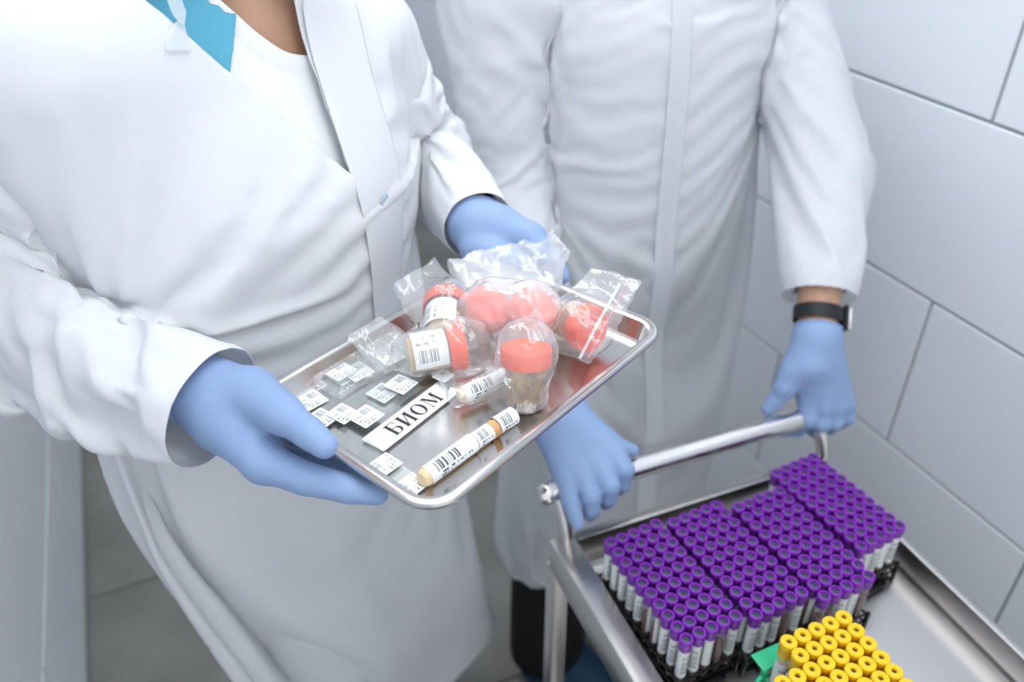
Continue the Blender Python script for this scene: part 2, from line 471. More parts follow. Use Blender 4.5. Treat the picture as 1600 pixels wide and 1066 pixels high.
# purple tube: bottom of the glass at z=0
PT = 0.0955
P_body = MB().lathe([(0, 0), (.0035, .0008), (.0058, .004), (.0064, .008), (.0064, .083)], 14).mesh('tube', M_GLASS)
P_cap, P_stop = cap_meshes(.0083, .0175, .0048, PT, M_PURPLE, M_STOPPER)
P_blood = MB().lathe([(0, .0015), (.0040, .0025), (.0056, .007), (.0057, .058), (0, .058)], 12).mesh('blood', M_BLOOD)
P_labels = [wrap_label('paper_label', .0066, .030, .076, a, a+4.6, M_TUBELBL, 10) for a in (2.2, 3.0, 3.9, 1.3)]
YT = 0.128
Y_body = MB().lathe([(0, 0), (.004, .001), (.0068, .005), (.0077, .010), (.0077, .114)], 14).mesh('tube', M_GLASS)
Y_cap, Y_stop = cap_meshes(.0091, .0225, .0026, YT, M_YELLOW, M_HOLE)
Y_serum = MB().lathe([(0, .0015), (.005, .003), (.0069, .009), (.0070, .085), (0, .085)], 12).mesh('serum', M_SERUM)
Y_label = wrap_label('paper_label', .0079, .045, .096, 2.4, 6.2, M_TUBELBL, 12)

def place_tube(name, meshes, loc, rz, label, group):
    body, cap, stop, fill, paper = meshes
    o = link(name, body, None, loc, (0, 0, rz)); tag(o, label, 'test tube', group)
    c = link('cap', cap, o); link('stopper', stop, c)
    if fill: link(fill.name.split('.')[0], fill, o)
    if paper: link('paper_label', paper, o)
    return o
ORD = ['first', 'second', 'third', 'fourth', 'fifth', 'sixth', 'seventh', 'eighth', 'ninth', 'tenth']
def rack_frame(nx, ny, px, py, h, tr, material):
    """tube rack: slotted top plate, base plate, corner posts, end grips; origin = front left tube hole"""
    e = tr+.0032; x0, x1, y0, y1 = -e, (nx-1)*px+e, -e, (ny-1)*py+e
    mb = MB().box(x0, x1, y0, y1, 0, .0022, .0006, 1)
    for zt in (h, h*.55):
        for i in range(nx+1):
            x = (i-.5)*px if 0 < i < nx else (x0+.0012 if i == 0 else x1-.0012)
            t = max(.0008, (px-2*tr)/2-.0007) if 0 < i < nx else .0012
            mb.box(x-t, x+t, y0, y1, zt-.003, zt)
        for j in range(ny+1):
            y = (j-.5)*py if 0 < j < ny else (y0+.0012 if j == 0 else y1-.0012)
            t = max(.0008, (py-2*tr)/2-.0007) if 0 < j < ny else .0012
            mb.box(x0, x1, y-t, y+t, zt-.003, zt)
    return mb, (x0, x1, y0, y1)
RACKS = [  # front left cap, front right cap, back left cap (measured on the level of the caps), name
    ((.413, .453), (.482, .455), (.403, .611), 'leftmost'),
    ((.505, .448), (.574, .451), (.496, .607), 'second'),
    ((.595, .436), (.668, .438), (.590, .595), 'third'),
    ((.690, .478), (.760, .482), (.675, .626), 'rightmost')]
rng = random.Random(3)
for fl, fr, bl, nm in RACKS:
    ang = math.atan2(fr[1]-fl[1], fr[0]-fl[0])*.5+math.atan2(-(bl[0]-fl[0]), bl[1]-fl[1])*.5
    px = .0173; py = math.dist(bl, fl)/9
    where = {'leftmost': 'leftmost rack', 'second': 'second rack', 'third': 'third rack', 'rightmost': 'rightmost rack'}[nm]
    rk = tag(empty('tube_rack', (fl[0], fl[1], ZD+.0005), ang), f'black plastic rack full of purple-capped tubes, {where.replace(" rack", "", 1)} from the left on the trolley', 'rack', 'black tube racks on the trolley')
    mb, (x0, x1, y0, y1) = rack_frame(5, 10, px, py, .032, .0066, M_BLACKP)
    mb.build('frame', M_BLACKP, rk, smooth=None)
    for cx, cy in ((x0, y0), (x1, y0), (x0, y1), (x1, y1)):
        MB().box(cx-.003 if cx < 0 else cx-.002, cx+.002 if cx < 0 else cx+.003, cy-.003 if cy < 0 else cy-.002, cy+.002 if cy < 0 else cy+.003, 0, .034, .0008, 1).build('post', M_BLACKP, rk)
    for cy in (y0-.004, y1+.004):
        MB().box(x0+.02, x1-.02, cy-.004, cy+.004, .004, .010, .002, 1).box(x0+.02, x0+.026, cy-.004, cy+.004, 0, .01).box(x1-.026, x1-.02, cy-.004, cy+.004, 0, .01).build('grip', M_BLACKP, rk)
    ca, sa = math.cos(ang), math.sin(ang)
    for j in range(10):
        for i in range(5):
            lx, ly = i*px+rng.uniform(-.0003, .0003), j*py+rng.uniform(-.0003, .0003)
            p = (fl[0]+lx*ca-ly*sa, fl[1]+lx*sa+ly*ca, ZD+.0035+rng.uniform(0, .0012))
            no_paper = rng.random() < .13
            row = 'front row' if j == 0 else ('back row' if j == 9 else f'{ORD[j]} row from front')
            side = ['far left', 'second from left', 'middle', 'second from right', 'far right'][i]
            place_tube('blood_tube', (P_body, P_cap, P_stop, P_blood, None if no_paper else rng.choice(P_labels)), p, rng.uniform(-.5, .5),
                       f'purple-capped tube in the {where}, {row}, {side}', 'purple-capped blood tubes in the black racks')
# yellow capped tubes in the green rack
YX0, YY0, YPX, YPY = .4848, .3792, .0186, -.0181
gr = tag(empty('tube_rack', (YX0, YY0, ZD+.0005), 0), 'green plastic rack of yellow-capped tubes at the front of the trolley', 'rack')
mb, (x0, x1, y0, y1) = rack_frame(5, 7, YPX, -YPY, .06, .0079, M_GREENP)
bmesh.ops.transform(mb.bm, matrix=Matrix.Translation((0, 6*YPY, .016)), verts=mb.bm.verts)
m2, _ = rack_frame(2, 2, YPX, -YPY, .06, .0079, M_GREENP)
bmesh.ops.transform(m2.bm, matrix=Matrix.Translation((-2*YPX, 3*YPY, .016)), verts=m2.bm.verts)
mb.add(m2.bm)
y0 += 6*YPY; y1 += 6*YPY
mb.build('frame', M_GREENP, gr, smooth=None)
for cx in (x0, x1):
    for cy in (y0, y1):
        MB().tube([(cx, cy, 0), (cx, cy, .088)], .0035, 10).build('post', M_GREENP, gr)
MB().tube([(x0, y1, .076), (x0-.008, y1-.002, .074), (x0-.012, y1-.010, .070), (x0-.012, y1-.024, .066), (x0-.004, y1-.030, .064)], .0032, 10).build('grip', M_GREENP, gr)
MB().tube([(x1, y1-.002, .078), (x1+.012, y1-.004, .078), (x1+.019, y1-.014, .078), (x1+.019, y0+.014, .078), (x1+.012, y0+.004, .078), (x1, y0+.002, .078)], .0038, 10).build('grip', M_GREENP, gr)
MB().box(x0-.003, x0+.040, y1-.002, y1+.021, .0865, .0895, .0014, 2).build('corner_tab', M_GREENP, gr)
for j in range(7):
    for i in range(-2, 5):
        if (i < 0 and not (j in (2, 3))) or (j == 6 and i < 4): continue
        row = ['back row', 'second row from the back', 'third row from the back', 'fourth row from the back', 'fifth row from the back', 'sixth row from the back', 'front row'][j]
        side = ['third column', 'fourth column', 'middle column', 'second from right', 'far right', 'far left', 'second column'][i]
        place_tube('serum_tube', (Y_body, Y_cap, Y_stop, Y_serum, Y_label), (YX0+i*YPX+rng.uniform(-.0004, .0004), YY0+j*YPY+rng.uniform(-.0004, .0004), ZD+.0190), rng.uniform(-.4, .4),
                   f'yellow-capped tube in the green rack, {row}, {side}', 'yellow-capped tubes in the green rack')

# ------------------------------------------------------------------ the carried tray and what lies on it
TM = Matrix.Translation((.225, .608, 1.118)) @ Matrix.Rotation(math.radians(25.82), 4, 'Z')
HA, HB, RC = .1705, .1180, .032          # half length, half width, corner radius of the tray
def rrect(inset, z, n=8):
    a, b, r = HA-inset, HB-inset, max(RC-inset, .004)
    pts = []
    for cx, cy, a0 in ((a-r, b-r, 0), (-a+r, b-r, PI/2), (-a+r, -b+r, PI), (a-r, -b+r, 3*PI/2)):
        for k in range(n+1):
            t = a0+PI/2*k/n; pts.append((cx+r*math.cos(t), cy+r*math.sin(t), z))
    return pts
bm = bmesh.new(); rings = []
for ins, z in ((.022, -.0012), (.0168, .0005), (.0118, .016), (.0105, .0192), (.0022, .0200), (.0012, .0185), (.0012, .0160), (.0004, .0160), (0, .0175), (0, .0205), (.0010, .0220),
               (.0030, .0224), (.0080, .0218), (.0102, .0206), (.0112, .0185), (.0160, .0040), (.0185, .0012), (.022, 0)):
    rings.append([bm.verts.new(p) for p in rrect(ins, z)])
for A, B in zip(rings, rings[1:]):
    for k in range(len(A)): bm.faces.new((A[k], A[(k+1) % len(A)], B[(k+1) % len(A)], B[k]))
bm.faces.new(rings[-1]); bm.faces.new(rings[0][::-1])
bmesh.ops.recalc_face_normals(bm, faces=bm.faces)
me = bpy.data.meshes.new('tray'); bm.to_mesh(me); bm.free(); me.materials.append(M_STEEL2); shade(me, 35)
tray = link('tray', me); tray.matrix_world = TM
tag(tray, 'shallow stainless steel tray held by two blue gloves, loaded with samples', 'tray')

def put(o, x, y, z, rz=0, rx=0, ry=0):
    o.matrix_world = TM @ T(x, y, z, rx, ry, math.radians(rz)); return o
M_PAPER = mat('white_card', srgb(242, 243, 244), rough=0.6)
M_INK = mat('black_print', srgb(44, 48, 54), rough=0.6)
M_SLIDE = film('slide_glass', (0.60, 0.68, 0.66, 1), 0.90, 0.03, 0.9, 0.3)
INK = srgb(110, 114, 120); GREY = srgb(128, 132, 140)
M_SLBL = label_mat('slide_paper', PAPER, GREY, [('bars', .52, .90, .56, .88, 34), ('text', .10, .16, .08, .9, 9, .2), ('text', .24, .30, .08, .75, 10, 2.2), ('text', .38, .44, .08, .45, 9, 4.1), ('text', .60, .67, .08, .4, 8, 5.5)])
M_CUPLBL = label_mat('cup_paper', PAPER, INK, [('bars', .14, .72, .14, .42, 26), ('text', .52, .59, .10, .72, 16, 1.1), ('text', .67, .73, .3, .72, 30, 3.0), ('text', .86, .90, .2, .34, 16, 6.0)])
M_TLBL = label_mat('vial_paper', PAPER, srgb(70, 72, 80), [('bars', .14, .62, .42, .68, 26), ('text', .20, .26, .15, .6, 22, .7), ('text', .80, .88, .15, .5, 22, 2.9), ('text', .72, .77, .2, .9, 16, 8.1)])

def plate(name, sx, sy, th, material, parent=None):
    """thin card, top face mapped 0..1"""
    mb = MB().prism([(-sx/2+.001, -sy/2), (sx/2-.001, -sy/2), (sx/2, -sy/2+.001), (sx/2, sy/2-.001), (sx/2-.001, sy/2), (-sx/2+.001, sy/2), (-sx/2, sy/2-.001), (-sx/2, -sy/2+.001)], 0, th)
    me = mb.mesh(name, material, None); uv_grid(me, lambda c: (c.x/sx+.5, c.y/sy+.5))
    return link(name, me, parent)
# name card with serif letters
card = put(plate('name_card', .104, .0268, .0006, M_PAPER), -.079, -.001, .0022, 3.9)
tag(card, 'white paper strip printed with large black Cyrillic letters, lying in the tray', 'card')
def letters():
    """serif capitals Б И О М, cap height 1"""
    th, tn, sr = .19, .045, .05
    R = lambda x0, x1, y0, y1: [(x0, y0), (x1, y0), (x1, y1), (x0, y1)]
    out = []
    def stem(x, y0=0, y1=1, s=.07): return [R(x, x+th, y0, y1), R(x-s, x+th+s, y0, y0+sr), R(x-s, x+th+s, y1-sr, y1)]
    def ring(cx, cy, rx, ry, ix, iy, a0=0, a1=2*PI, n=24):
        q = []
        for k in range(n):
            t0, t1 = a0+(a1-a0)*k/n, a0+(a1-a0)*(k+1)/n
            q.append([(cx+ix*math.cos(t0), cy+iy*math.sin(t0)), (cx+rx*math.cos(t0), cy+ry*math.sin(t0)), (cx+rx*math.cos(t1), cy+ry*math.sin(t1)), (cx+ix*math.cos(t1), cy+iy*math.sin(t1))])
        return q
    x = 0
    out += stem(x+.07) + [R(x+.07, x+.66, .95, 1), R(x+.62, x+.66, .74, .97), R(x+.2, x+.42, .535, .58), R(x+.2, x+.42, 0, .045)]
    out += ring(x+.42, .29, .30, .29, .13, .245, -PI/2, PI/2)
    x += .88
    out += stem(x+.07) + stem(x+.62) + [[(x+.2, .10), (x+.26, .10), (x+.65, .90), (x+.59, .90)]]
    x += 1.02
    out += ring(x+.42, .5, .42, .515, .235, .465)
    x += .98
    out += [R(x+.10, x+.145, 0, 1), R(x, x+.25, 0, sr), R(x, x+.2, 1-sr, 1), [(x+.10, 1), (x+.28, 1), (x+.60, .20), (x+.50, .02)], [(x+.50, .02), (x+.545, .08), (x+.83, 1), (x+.78, 1)]] + [R(x+.76, x+.92, 0, 1), R(x+.69, x+.99, 0, sr), R(x+.80, x+.99, 1-sr, 1)]
    return out, x+.99
polys, wid = letters(); k = .0168
mb = MB()
for q in polys: mb.prism([((px-wid/2)*k, (py-.5)*k) for px, py in q], 0, .00012)
lt = mb.build('lettering', M_INK, card, (0.002, 0, .0006), smooth=None); lt['label'] = 'large black letters БИОМ'

# glass slides: body 76 x 26 mm with a paper label on one end
def slide(x, y, z, rz, name_label, flip=1, length=.076, wid=.026, lab=.0235, th=.001, extra=None):
    o = MB().box(-lab/2 if flip > 0 else -length+lab/2, length-lab/2 if flip > 0 else lab/2, -wid/2, wid/2, 0, th, .0002, 1).build('microscope_slide', M_SLIDE)
    put(o, x, y, z, rz); tag(o, name_label, 'slide', 'labelled glass slides in the tray')
    p = plate('paper_label', lab, wid-.001, .0002, M_SLBL, o); p.location = (0, 0, th+.0001)
    if extra: p.rotation_euler = (0, 0, extra)
    return o
slide(-.142, -.031, .0018, 90, 'glass slide with small white label between the paper strip and the near tray corner', lab=.0215)
slide(-.144, -.065, .0006, 90, 'glass slide with white label nearest the front corner of the tray', lab=.0215)
slide(-.124, .088, .0006, -4, 'glass slide with white label nearest the left hand thumb and back rim of tray', lab=.0235)
slide(-.136, .058, .0020, 4, 'lowest of three overlapping slides beside the thumb, label half covered', lab=.021)
slide(-.120, .047, .0032, 4, 'middle one of three overlapping slides beside the thumb', lab=.021)
slide(-.110, .027, .0044, 3, 'topmost of three overlapping slides beside the thumb, whole label showing', lab=.0245)
slide(-.074, .044, .0012, 4, 'glass slide with label half hidden under a second slide, above the paper strip', lab=.0225)
slide(-.058, .036, .0058, 6, 'glass slide with whole label lying above the middle of the paper strip', lab=.023)
slide(-.080, .094, .0012, 3, 'glass slide at the bottom of the small pile near the back rim', lab=.0245)
slide(-.081, .097, .0030, -2, 'glass slide second from the bottom in the small pile near the back rim', lab=.0245)
slide(-.070, .084, .0048, -4, 'glass slide third from the bottom in the small pile, label pushed forward', lab=.0245)
slide(-.082, .096, .0066, 2, 'glass slide topmost in the small pile near the back rim', lab=.0245)
slide(-.028, .092, .0012, 2, 'glass slide with white label beside the lying cup at the back rim', lab=.022)
slide(-.030, .081, .0026, -6, 'glass slide with label tucked under the bag of the lying cup', lab=.022)
slide(-.024, .013, .0072, 3, 'glass slide with label above the right end of the paper strip', lab=.0165, wid=.0175, length=.05)

# small labelled vials
M_VIAL = mat('amber_vial', srgb(226, 202, 160), rough=0.2, spec=0.5)
M_WAX = mat('tan_cap', srgb(206, 160, 108), rough=0.5)
def vial(x0, y0, x1, y1, z, r, text, a0, cap=True, lab=(.1, .95)):
    dx, dy = x1-x0, y1-y0; ln = math.hypot(dx, dy)
    o = MB().lathe([(0, 0), (r*.75, .0005), (r*.97, .003), (r, .006), (r, ln-.012), (r*.98, ln-.004), (r*.8, ln-.0008), (0, ln)], 24).build('vial', M_VIAL)
    o.matrix_world = TM @ T(x0, y0, z, 0, PI/2, math.atan2(dy, dx)); tag(o, text, 'vial')
    l = link('paper_label', wrap_label('paper_label', r+.0004, ln*lab[0], ln*lab[1], a0, a0+4.4, M_TLBL, 22), o)
    if cap: MB().lathe([(r+.0002, ln-.0005), (r+.0008, ln-.0002), (r+.0008, ln+.006), (r*.9, ln+.0068), (0, ln+.0068)], 24).build('cap', M_WAX, o)
    return o
vial(-.1385, -.0725, -.0775, -.0735, .0086, .0082, 'labelled vial with tan bottom lying nearest the front rim of tray', 1.2, False, (.10, .995))
vial(-.0765, -.0735, -.056, -.0745, .0080, .0074, 'short white-labelled vial with a tan ring, lying between two other vials', 1.2, True, (.02, .97))
vial(-.0488, -.0745, -.026, -.0765, .0084, .0080, 'white-labelled vial lying by the front rim next to the upright cup', 1.4, False, (.02, .97))
vial(-.044, -.027, .008, -.040, .0150, .0080, 'labelled vial in a clear bag leaning left of the upright cup', 1.3, False, (.06, .95))

# sample cups with orange screw lids
M_ORANGE = mat('orange_lid', srgb(238, 86, 48), rough=0.38, spec=0.5)
M_CUP = film('frosted_cup', (0.9, 0.88, 0.84, 1), 0.91, 0.12, 0.6, 0.5)
M_SAMPLE = vary(mat('brown_sample', srgb(150, 120, 84), rough=0.6, bump=(160, .5, .003)), srgb(112, 80, 44), srgb(186, 152, 104), 90)
M_BEIGE = mat('beige_sample', srgb(206, 178, 140), rough=0.5)
CUP_MESH = {}
LABA, LABB = 4.4, 2.2
def cup(base, top, text, fill_mat, label_at=None, fill=.75, scale=1.0, label_sweep=2.3):
    h = .056
    o = empty('sample_cup'); tag(o, text, 'cup', 'orange-lidded sample cups on the tray')
    a, b = Vector(base), Vector(top); d = (b-a).normalized()
    q = Vector((0, 0, 1)).rotation_difference(d).to_matrix().to_4x4()
    o.matrix_world = TM @ Matrix.Translation(a) @ q @ Matrix.Scale(scale, 4)
    if not CUP_MESH:
        CUP_MESH['cup'] = MB().lathe([(0, .0012), (.0160, .0012), (.0172, 0), (.0180, .0015), (.0196, .040), (.0196, .046)], 32).mesh('container', M_CUP)
        CUP_MESH['lid'] = MB().lathe([(.0224, .0405), (.0232, .0400), (.0236, .0415), (.0236, .0545), (.0228, .0562), (.0215, .0566), (.0205, .0560), (.0195, .0557), (0, .0557)], 72, wob=lambda k, r, z: 1.0 if r < .0230 or z > .055 else (1.0 if k % 3 else .982)).mesh('lid', M_ORANGE, 60)
    link('container', CUP_MESH['cup'], o); link('lid', CUP_MESH['lid'], o)
    f = fill*.044
    MB().lathe([(0, .002), (.0158, .002), (.0172, .004), (.0172+f*.036, f), (.01, f+.0015), (0, f+.001)], 24).build('sample', fill_mat, o)
    if label_at is not None:
        link('paper_label', wrap_label('paper_label', .0202, .006, .0385, label_at, label_at+label_sweep, M_CUPLBL, 16), o)
    return o
cup((-.001, -.068, .0015), (.012, -.060, .06), 'upright orange-lidded cup of brown sample at the front rim of tray', M_SAMPLE, None, .95)
cup((-.040, .046, .0255), (.012, .012, .0275), 'cup lying on its side, barcode label up, orange lid to the right', M_BEIGE, LABA, .95, label_sweep=-2.3)
cup((-.0054, .0298, .0349), (.0373, .0654, .042), 'tilted orange-lidded cup behind the lying cup, label along its left side', M_BEIGE, LABB, .6)
cup((.0464, .0454, .0025), (.0525, .0181, .051), 'orange-lidded cup under hazy plastic in the middle of the pile', M_BEIGE, None, .6)
cup((.0698, .0016, .0045), (.0726, -.0211, .0556), 'orange-lidded cup tilted back behind the upright cup', M_BEIGE, None, .6)
cup((.1084, -.015, .0239), (.1023, -.0693, .032), 'orange-lidded cup lying in the zip bag nearest the right end of tray', M_BEIGE, None, .6)
# clear bags: crumpled film
M_BAG = film('bag_film', (0.97, 0.975, 0.99, 1), 0.84, 0.05, 2.6, 0.2, (60, .5, .008))
M_BAGH = film('hazy_bag_film', (0.97, 0.975, 0.99, 1), 0.62, 0.06, 2.2, 0.2, (55, .5, .008))
M_ZIP = film('zip_seam', (0.92, 0.95, 0.98, 1), 0.35, 0.1, 1.0, 0.4)
M_ZIPR = mat('red_zip_line', srgb(206, 120, 132), rough=0.4)
def crumple(amp, seed, scale=1.0):
    r = np.random.RandomState(seed)
    K = r.normal(size=(9, 3))*np.array([60, 60, 45])*scale; F = r.uniform(0, 6, 9); K2 = r.normal(size=(9, 3))*120*scale; D = r.normal(size=(18, 3)); D /= np.linalg.norm(D, axis=1)[:, None]
    def f(v):
        o = v.copy()
        for i in range(9): o += (D[i]*amp)[None]*(np.abs(np.sin(v @ K[i]+F[i]))-.6)[:, None]
        for i in range(9): o += (D[9+i]*amp*.4)[None]*(np.abs(np.sin(v @ K2[i]+F[i]))-.6)[:, None]
        o[:, 2] = np.maximum(o[:, 2], .0009)
        return o
    return f
def slab(P, c, u, v, hu, hv, th):
    """soft thin rectangle spanned by directions u, v round c"""
    u = np.array(u, float); u /= np.linalg.norm(u); v = np.array(v, float); v -= u*(v @ u); v /= np.linalg.norm(v); n = np.cross(u, v)
    q = P-np.array(c, float)
    d = np.stack([np.abs(q @ u)-hu, np.abs(q @ v)-hv, np.abs(q @ n)-th], 1)+.003
    return np.linalg.norm(np.maximum(d, 0), axis=1)+np.minimum(d.max(1), 0)-.003
def bag(f, lo, hi, text, seed, amp=.0018, h=.0032, material=M_BAG, scale=1.0):
    me = sdf_mesh('sample_bag', f, lo, hi, h, material, 1, crumple(amp, seed, scale))
    shade(me, 22)
    o = link('sample_bag', me); o.matrix_world = TM
    tag(o, text, 'bag'); return o
def cupfilm(P, base, top, grow=.0058):
    a, b = np.array(base), np.array(top); d = (b-a)/np.linalg.norm(b-a)
    return smin(cone(P, a+d*.012, b-d*.014, .0172+grow, .0195+grow), cone(P, b-d*.012, b-d*.004, .0232+grow, .0215+grow), .01)
cA, cB, cC, cD, cE, cF = [((-.040, .046, .0255), (.012, .012, .0275)), ((-.0054, .0298, .0349), (.0373, .0654, .042)), ((.0464, .0454, .0025), (.0525, .0181, .051)),
                      ((.0698, .0016, .0045), (.0726, -.0211, .0556)), ((-.001, -.068, .0015), (.012, -.060, .06)), ((.1084, -.015, .0199), (.1023, -.0693, .032))]
bag(lambda P: smin(cupfilm(P, *cA), smin(slab(P, (-.040, .078, .026), (1, .2, 0), (0, .8, .5), .026, .026, .004), slab(P, (.02, -.016, .016), (1, -.4, 0), (.3, 1, .2), .02, .016, .005), .02), .015),
    (-.085, -.05, -.002), (.06, .125, .075), 'crumpled clear bag round the lying barcode cup', 1)
bag(lambda P: smin(cupfilm(P, *cB), slab(P, (.036, .092, .048), (1, .1, 0), (0, .7, .6), .034, .022, .005), .02),
    (-.05, .0, .0), (.09, .135, .10), 'clear bag round the tilted cup behind the lying cup', 2)
bag(lambda P: smin(smin(cupfilm(P, *cC), cupfilm(P, *cD), .03), smin(slab(P, (.118, .060, .040), (1, -.35, 0), (.2, 1, .35), .050, .036, .008), slab(P, (.165, .03, .050), (.6, 1, 0), (.4, -.2, 1), .03, .024, .003), .02), .02),
    (.0, -.065, -.002), (.225, .125, .098), 'large hazy bag over the cups in the middle of the pile', 3, material=M_BAGH)
bag(lambda P: smin(cupfilm(P, *cE), smin(slab(P, (.030, -.052, .052), (1, .3, 0), (0, .5, 1), .03, .018, .003), slab(P, (-.026, -.060, .022), (.2, 1, 0), (0, 0, 1), .02, .022, .003), .015), .012),
    (-.07, -.118, -.002), (.08, -.01, .095), 'clear bag round the upright orange-lidded cup', 4, .0011)
bag(lambda P: smin(cupfilm(P, *cF), slab(P, (.114, -.058, .042), (.9, .0, .55), (.1, 1, -.1), .050, .034, .003), .02),
    (.05, -.118, -.002), (.20, .02, .10), 'clear zip bag at the right end of the tray', 5, .0020)
zb = bpy.data.objects[[o.name for o in COL.objects if o.name.startswith('sample_bag')][-1]]
zs = MB().tube([(.146, -.070, .064), (.107, -.074, .042), (.071, -.078, .018)], .0016, 8).build('zip_seam', M_ZIP, zb)
MB().tube([(.154, -.074, .063), (.115, -.079, .041), (.079, -.083, .017)], .0009, 8).build('zip_line', M_ZIPR, zb)
bag(lambda P: smin(cone(P, (-.044, -.027, .0150), (.008, -.040, .0150), .011, .012), slab(P, (-.012, -.014, .012), (1, -.25, 0), (.2, 1, 0), .03, .016, .005), .012),
    (-.075, -.065, -.002), (.04, .02, .04), 'clear bag round the small vial left of the upright cup', 6, .0014)
bag(lambda P: slab(P, (-.055, .088, .007), (1, -.03, 0), (0, 1, 0), .055, .026, .0045), (-.13, .05, -.003), (.015, .125, .02), 'flat clear bag over the small pile of slides', 7, .0006)

# ------------------------------------------------------------------ people
M_SKIN = mat('skin', srgb(198, 156, 130), rough=0.5)
M_HAIR = mat('dark_hair', srgb(52, 40, 34), rough=0.6)
M_EYE = mat('eye_white', srgb(236, 234, 230), rough=0.2)
M_IRIS = mat('dark_iris', srgb(46, 34, 28), rough=0.2)
M_LIP = mat('lips', srgb(176, 112, 104), rough=0.5)
M_SHIRT = mat('white_cotton', srgb(236, 237, 240), rough=0.85, bump=(300, .12, .001))
M_TEAL = mat('teal_cloth', srgb(92, 170, 198), rough=0.8, bump=(250, .1, .001))
M_BLACKC = mat('black_trousers', srgb(18, 18, 20), rough=0.85)
M_WHITEC = mat('white_trousers', srgb(214, 217, 222), rough=0.85)
M_BLUEC = mat('blue_shoe_cover', srgb(22, 66, 92), rough=0.6)
M_GLOVE = mat('blue_nitrile', srgb(140, 164, 202), rough=0.5, spec=0.3, bump=(48, .14, .006))
M_GOWN = film('white_gown', (0.875, 0.89, 0.91, 1), 0.05, 0.5, 0.15, 0.25, (420, .16, .0012))
M_GOWN2 = film('thin_white_gown', (0.885, 0.90, 0.925, 1), 0.34, 0.5, 0.15, 0.35, (420, .16, .0012))
M_RIBBON = film('gown_tie_film', (0.9, 0.93, 0.95, 1), 0.55, 0.3, 0.5, 0.4, (60, .3, .01))
M_STRAP = mat('black_strap', srgb(30, 32, 34), rough=0.55)

def head_sdf(P, c, fw, tilt):
    """head with jaw, nose, ears, brow; c = centre of the skull, fw = facing (unit, level), tilt = nod down in radians"""
    fw = np.array([fw[0], fw[1], 0.0]); up0 = np.array([0, 0, 1.0]); sd = np.cross(fw, up0)
    f = fw*math.cos(tilt)-up0*math.sin(tilt); u = up0*math.cos(tilt)+fw*math.sin(tilt)
    R = np.stack([sd, f, u], 1)
    at = lambda x, y, z: np.array(c)+R @ np.array([x, y, z])
    d = ellip(P, at(0, -.01, .015), (.074, .095, .095), R)
    d = smin(d, ellip(P, at(0, .030, -.055), (.055, .058, .062), R), .03)
    d = smin(d, cone(P, at(0, .092, -.005), at(0, .108, -.038), .007, .012), .014)
    d = smin(d, cone(P, at(-.010, .098, -.042), at(.010, .098, -.042), .008, .008), .008)
    for s in (-1, 1):
        d = smin(d, ellip(P, at(s*.076, -.005, -.02), (.010, .02, .032), R), .008)
        d = smin(d, cone(P, at(s*.015, .082, .018), at(s*.045, .070, .018), .008, .007), .012)
        d = np.maximum(d, -ellip(P, at(s*.032, .090, .0), (.015, .012, .010), R))
    d = smin(d, cone(P, at(-.016, .088, -.070), at(.016, .088, -.070), .008, .008), .008)
    return d, at, R
def face_parts(parent, at, R):
    for s in (-1, 1):
        e = MB().lathe([(0, -.0115), (.008, -.008), (.0115, 0), (.008, .008), (0, .0115)], 16)
        e = e.build('eye', M_EYE, parent, Vector(at(s*.032, .073, .0)))
        MB().lathe([(0, -.0015), (.0072, 0), (0, .0015)], 14, T(rx=PI/2)).build('iris', M_IRIS, e, Vector(R @ np.array([0, .0118, -.002])))
    a = [Vector(at(x, .097-.5*x*x*30*.6, -.070+abs(x)*.08)) for x in (-.022, -.011, 0, .011, .022)]
    MB().tube(a, [.002, .0045, .0045, .0045, .002], 8).build('lips', M_LIP, parent)
def hair_mesh(at, R, h):
    f = lambda P: np.maximum(np.maximum(smin(ellip(P, at(0, -.018, .030), (.084, .098, .094), R), ellip(P, at(0, -.055, -.03), (.072, .055, .08), R), .02), -((at(0, .02, .052)-P) @ (R @ np.array([0, -.75, .66])))*0-1),
                             ((P-at(0, .062, .045)) @ (R @ np.array([0, .86, -.5]))))
    return f

def finger(P, pts): return chain(P, pts, .003)
def glove(name, parent, palm, fingers, cuff, label, h=.0032, kp=.014):
    """palm: list of cone chains, fingers: list of chains, cuff: (point, direction towards the arm) where the glove ends"""
    allp = [p for c in palm+fingers for p, r in c]
    def f(P):
        d = None
        for c in palm:
            e = chain(P, c, .006); d = e if d is None else smin(d, e, kp)
        g = None
        for c in fingers:
            e = finger(P, c); g = e if g is None else smin(g, e, .0012)
        return smin(d, g, .0075)
    lo, hi = bounds(allp, .05)
    me = sdf_mesh(name, f, lo, hi, h, M_GLOVE, 2)
    cp, cdn = np.array(cuff[0]), np.array(cuff[1], float); cdn /= np.linalg.norm(cdn)
    cut(me, lambda c: (c-cp) @ cdn < 0)
    o = sub(name, me, parent); o['label'] = label
    bev = o.modifiers.new('smooth', 'SUBSURF'); bev.levels = 1; bev.render_levels = 1
    s = o.modifiers.new('thick', 'SOLIDIFY'); s.thickness = .0008; s.offset = 0
    # rolled edge along the open end
    bm = bmesh.new(); bm.from_mesh(me)
    bd = [v.co.copy() for v in bm.verts if any(e.is_boundary for e in v.link_edges)]
    bm.free()
    if len(bd) > 6:
        c0 = sum(bd, Vector())/len(bd); a = Vector(cdn); u = a.orthogonal().normalized(); v = a.cross(u)
        bd.sort(key=lambda p: math.atan2((p-c0).dot(v), (p-c0).dot(u)))
        n = len(bd); sm = [(bd[k-1]+bd[k]+bd[(k+1) % n])/3 for k in range(n)]
        MB().tube(sm+[sm[0], sm[1]], .0019, 8, cap=False).build('rolled_cuff', M_GLOVE, o)
    return o

